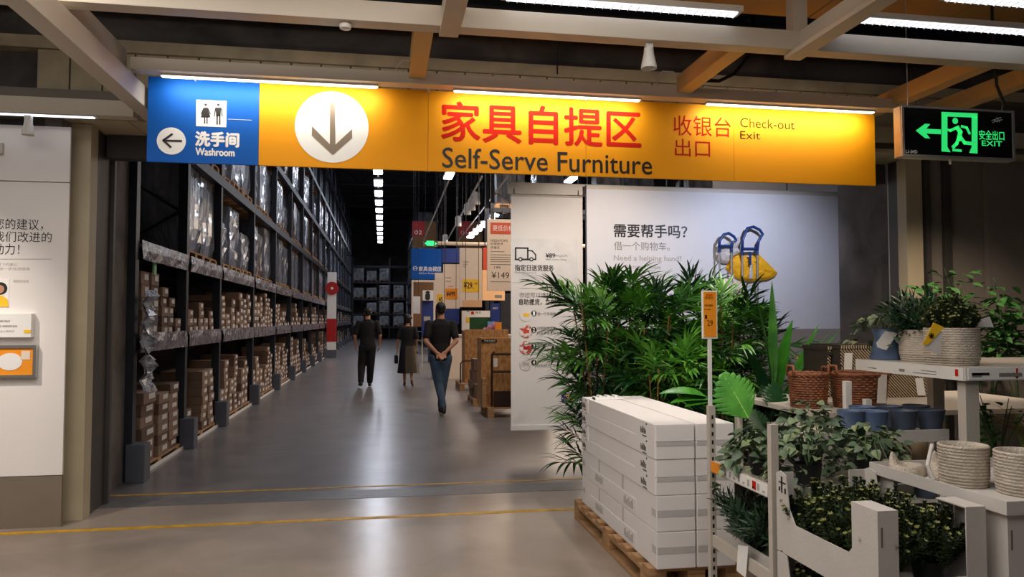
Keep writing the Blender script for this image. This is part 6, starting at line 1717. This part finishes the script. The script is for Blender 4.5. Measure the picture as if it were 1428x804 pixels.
def head(b, c, s, yaw=0.0):
    """c: centre of the skull; looks along +y turned by yaw"""
    cy_, sy_ = cos(yaw), sin(yaw)
    def T(x, y, z): return Vector((c[0]+(x*cy_-y*sy_)*s, c[1]+(x*sy_+y*cy_)*s, c[2]+z*s))
    ball(b, T(0, -.012, .015), (.074*s, .092*s, .092*s), 18)
    ball(b, T(0, .018, -.03), (.060*s, .072*s, .082*s), 16)
    cap(b, T(0, .05, -.075), .030*s, T(0, .03, -.08), .034*s, 10)           # chin
    cap(b, T(0, .085, .005), .009*s, T(0, .100, -.022), .013*s, 8)          # nose
    for q in (-1, 1):
        cap(b, T(q*.028, .078, .020), .012*s, T(q*.012, .082, .022), .010*s, 8)  # brow
        cap(b, T(q*.074, -.004, .012), .010*s, T(q*.078, -.012, -.022), .007*s, 8); cap(b, T(q*.078, -.02, .01), .006*s, T(q*.077, -.02, -.01), .006*s, 8)  # ears
        cap(b, T(q*.018, .088, -.048), .007*s, T(0, .092, -.047), .008*s, 8)    # mouth
    return T
def eyes(parent, T, s):
    for q in (-1, 1):
        e = MB(); ball(e, T(q*.030, .078, .004), (.011*s, .011*s, .009*s), 10); e.build('eye', M['black'], parent, smooth=True, local=True)

def man(x, y, rz, Hh, label, mats, pose, feet, name='person'):
    t = thing(name, label, 'person', (x, y, 0)); k = Hh/1.74
    # joints (in place, facing +y)
    hipz = .90*k; shz = 1.42*k
    P = pose
    def J(v): return Vector((v[0]*k, v[1]*k, v[2]*k))
    b = MB()
    loft(b, [(0, 0, .86*k, .13*k, .09*k), (0, 0, .95*k, .145*k, .10*k), (0, .01*k, 1.10*k, .125*k, .085*k), (0, .01*k, 1.28*k, .155*k, .10*k), (0, 0, 1.40*k, .16*k, .085*k), (0, -.005*k, 1.47*k, .085*k, .06*k)])
    cap(b, (0, -.005*k, 1.44*k), .062*k, (0, .012*k, 1.56*k), .056*k, 16)
    T = head(b, (0, .015*k, 1.635*k), 1.0*k, P.get('yaw', 0))
    for q in ('l', 'r'):
        sh, el, wr = J(P['sh'+q]), J(P['el'+q]), J(P['wr'+q])
        cap(b, sh, .050*k, el, .038*k); cap(b, el, .038*k, wr, .025*k)
        hand(b, wr, el, P['curl'], 1 if q == 'r' else -1, P['palm'+q], k*1.04)
        hp, kn, an = J(P['hp'+q]), J(P['kn'+q]), J(P['an'+q])
        cap(b, hp, .085*k, kn, .055*k); cap(b, kn, .054*k, an, .034*k)
    fuse(b, 'body', M['skin'], t, .0065, 3)
    # clothes
    c = MB(); e = .014*k
    loft(c, [(0, 0, .84*k, .160*k, .118*k), (0, 0, .95*k, .165*k, .120*k), (0, .01*k, 1.10*k, .155*k, .112*k), (0, .01*k, 1.28*k, .180*k, .122*k), (0, 0, 1.395*k, .185*k, .105*k), (0, -.005*k, 1.455*k, .12*k, .078*k), (0, -.005*k, 1.485*k, .072*k, .068*k)])
    for q in ('l', 'r'):
        sh, el = J(P['sh'+q]), J(P['el'+q]); m_ = sh.lerp(el, P.get('sleeve', .78)); cap(c, sh, .066*k, m_, .060*k)
        if P.get('long'): wr = J(P['wr'+q]); cap(c, m_, .058*k, el, .052*k); cap(c, el, .052*k, el.lerp(wr, .9), .040*k)
    fuse(c, 'shirt', M[mats[0]], t, .009, 4)
    c = MB(); wd = P.get('loose', 1.0)
    loft(c, [(0, 0, .80*k, .145*k, .105*k), (0, 0, .88*k, .158*k, .114*k), (0, 0, .98*k, .152*k, .108*k)])
    for q in ('l', 'r'):
        hp, kn, an = J(P['hp'+q]), J(P['kn'+q]), J(P['an'+q]); cap(c, hp, .102*k, kn, .072*k*wd); cap(c, kn, .071*k*wd, an+(kn-an)*.10, .052*k*wd)
    fuse(c, 'trousers', M[mats[1]], t, .009, 4)
    for q, fd in (('l', feet[0]), ('r', feet[1])):
        an = J(P['an'+q]); s_ = MB(); h = Vector(fd[0]).normalized(); base = an + Vector((0, 0, -.045*k))
        zt = fd[1]
        heel = Vector((an.x, an.y, 0))-h*.035*k + Vector((0, 0, .038*k+an.z-.075*k)); toe = heel + h*.19*k + Vector((0, 0, zt*k))
        cap(s_, heel, .037*k, heel.lerp(toe, .55), .040*k); cap(s_, heel.lerp(toe, .55), .040*k, toe, .030*k); cap(s_, heel+Vector((0, 0, .01)), .036*k, an+Vector((0, 0, .02*k)), .042*k)
        o = fuse(s_, 'shoe', M['shoe'], t, .007, 3)
        zm = min(v.co.z for v in o.data.vertices)
        for v in o.data.vertices:
            if v.co.z < 0.004: v.co.z = .0008
    # hair
    hb = MB(); yw = P.get('yaw', 0)
    ball(hb, T(0, -.022, .030), (.081*k, .094*k, .090*k), 18); ball(hb, T(0, -.045, -.012), (.070*k, .062*k, .070*k), 14)
    fuse(hb, 'hair', M['hair'], t, .007, 2)
    eyes(t, T, k)
    t.rotation_euler = (0, 0, rz)
    return t
# the man in jeans, hands clasped behind his back, mid step
q = onZ(614, 578, 0)
A = dict(shl=(-.185, 0, 1.405), shr=(.185, 0, 1.405), ell=(-.235, -.10, 1.14), elr=(.235, -.10, 1.14), wrl=(-.060, -.175, .955), wrr=(.055, -.185, .965), curl=.9,
         palml=(0, -1, .3), palmr=(0, -1, .2), hpl=(-.085, 0, .88), hpr=(.085, 0, .88), knl=(-.03, .02, .49), knr=(.045, .06, .49), anl=(.045, -.10, .10), anr=(.02, .20, .085), yaw=.05, sleeve=.72)
m1 = man(q.x, q.y, .0, 1.72, 'man in black T-shirt and blue jeans walking away, hands clasped behind his back', ('shirt', 'jeans'), A, (((0.05, 1, 0), -.004), ((0.05, 1, 0), .0)))
wr = Vector(A['wrl'])*1.72/1.74
wb_ = MB(); wb_.tube([wr+Vector((.028*cos(a), .012*sin(a), .026*sin(a))) for a in [2*pi*i/16 for i in range(17)]], .003, 6)
wb_.build('wristband', M['plastic'], m1, local=True)
# the man in dark loose trousers further on
q = onZ(512, 540, 0)
A = dict(shl=(-.19, 0, 1.40), shr=(.19, 0, 1.40), ell=(-.27, -.02, 1.13), elr=(.27, -.03, 1.14), wrl=(-.25, .10, .90), wrr=(.26, .09, .92), curl=.6,
         palml=(1, 0, 0), palmr=(-1, 0, 0), hpl=(-.09, 0, .88), hpr=(.09, 0, .88), knl=(-.12, .05, .49), knr=(.07, .05, .49), anl=(-.14, -.12, .12), anr=(.06, .16, .085), yaw=0, loose=1.25, sleeve=.8)
man(q.x, q.y, .05, 1.72, 'man in black shirt and loose black trousers walking deepest in the aisle', ('shirt', 'trous'), A, (((-.2, 1, 0), -.01), ((0, 1, 0), 0)))
# the woman in a long dark dress with a sheer overskirt
def woman(x, y, label):
    k = 1.58/1.66; t = thing('person', label, 'person', (x, y, 0)); b = MB()
    def J(v): return Vector(v)*k
    loft(b, [(0, 0, .84*k, .14*k, .095*k), (0, 0, .95*k, .14*k, .095*k), (0, 0, 1.06*k, .105*k, .075*k), (0, 0, 1.22*k, .13*k, .09*k), (0, 0, 1.33*k, .14*k, .075*k), (0, 0, 1.39*k, .07*k, .05*k)])
    cap(b, (0, 0, 1.36*k), .048*k, (0, .01*k, 1.47*k), .045*k)
    T = head(b, (0, .015*k, 1.545*k), .97*k, .1)
    j = dict(l=((-.155, 0, 1.33), (-.215, .0, 1.08), (-.235, .08, .86)), r=((.155, 0, 1.33), (.215, -.02, 1.08), (.20, .10, .90)))
    for q, (sh, el, wr) in j.items():
        sh, el, wr = J(sh), J(el), J(wr); cap(b, sh, .040*k, el, .031*k); cap(b, el, .031*k, wr, .022*k); hand(b, wr, el, .8, 1 if q == 'r' else -1, (1 if q == 'l' else -1, 0, 0), .92)
    for (hp, kn, an) in (((-.08, 0, .84), (-.07, .03, .46), (-.06, .10, .09)), ((.08, 0, .84), (.085, .02, .46), (.10, -.12, .13))):
        hp, kn, an = J(hp), J(kn), J(an); cap(b, hp, .078*k, kn, .05*k); cap(b, kn, .048*k, an, .028*k)
    fuse(b, 'body', M['skin'], t, .0065, 3)
    c = MB(); loft(c, [(0, 0, .30*k, .235*k, .19*k), (0, 0, .55*k, .205*k, .165*k), (0, 0, .85*k, .175*k, .13*k), (0, 0, 1.04*k, .145*k, .11*k), (0, 0, 1.22*k, .155*k, .112*k), (0, 0, 1.32*k, .165*k, .10*k), (0, 0, 1.385*k, .10*k, .07*k)])
    for q, (sh, el, wr) in j.items():
        sh, el = J(sh), J(el); cap(c, sh, .058*k, sh.lerp(el, .8), .062*k)
    fuse(c, 'dress', M['shirt'], t, .010, 4)
    c = MB(); n = 40; rg = []
    for (z, r_) in ((.27, .25), (.5, .225), (.75, .195), (.93, .165)):
        rg.append([Vector((.035*k*(1-z)+(r_+.012*sin(i*1.9))*cos(-1.9+2.3*i/n)*k, (r_*.82+.012*sin(i*2.3))*sin(-1.9+2.3*i/n)*k, z*k)) for i in range(n+1)])
    for rr_ in rg: c.v += rr_
    for jj in range(3):
        for i in range(n): c.f.append((jj*(n+1)+i, jj*(n+1)+i+1, (jj+1)*(n+1)+i+1, (jj+1)*(n+1)+i))
    c.build('sheer_overskirt', M['sheer'], t, smooth=True, local=True)
    hb = MB(); ball(hb, T(0, -.022, .026), (.083*k, .096*k, .094*k), 18); ball(hb, T(0, -.05, -.03), (.072*k, .055*k, .07*k), 14); ball(hb, T(.075, -.05, .03), (.032*k, .032*k, .03*k), 12)
    fuse(hb, 'hair', M['hair'], t, .007, 2)
    for (an, d, up) in (((-.06, .10, .09), (-.05, 1, 0), 0), ((.10, -.12, .13), (.15, .75, -.62), 1)):
        an = J(an); s_ = MB(); h = Vector(d).normalized(); heel = an + Vector((0, 0, -.062*k))-h*.02
        if not up: heel.z = .03
        toe = heel+h*.165*k; toe.z = max(toe.z, .024)
        cap(s_, heel, .029*k, toe, .026*k); cap(s_, heel, .028*k, an+Vector((0, 0, .0)), .03*k); fuse(s_, 'shoe', mat('brown shoe', (92, 58, 48), .5), t, .007, 2)
    eyes(t, T, k)
    return t, J((-.235, .08, .86)), k
q = onZ(568, 538, 0)
w_, wr, k_ = woman(q.x, q.y, 'woman in black dress with sheer beige overskirt walking away, bag in her left hand')
bg = thing('handbag', 'small dark handbag held by the woman in the long dress', 'bag', (q.x+wr.x-.02, q.y+wr.y+.01, .60))
hz = wr.z-.085
MB().bbox(bg.location.x-.04, bg.location.x+.04, bg.location.y-.11, bg.location.y+.11, hz-.24, hz-.06, .02).build('body', M['shirt'], bg)
MB().tube([(bg.location.x, bg.location.y-.07, hz-.065), (bg.location.x, bg.location.y-.03, hz-.005), (bg.location.x, bg.location.y+.03, hz-.005), (bg.location.x, bg.location.y+.07, hz-.065)], .007, 6).build('handle', M['black'], bg)
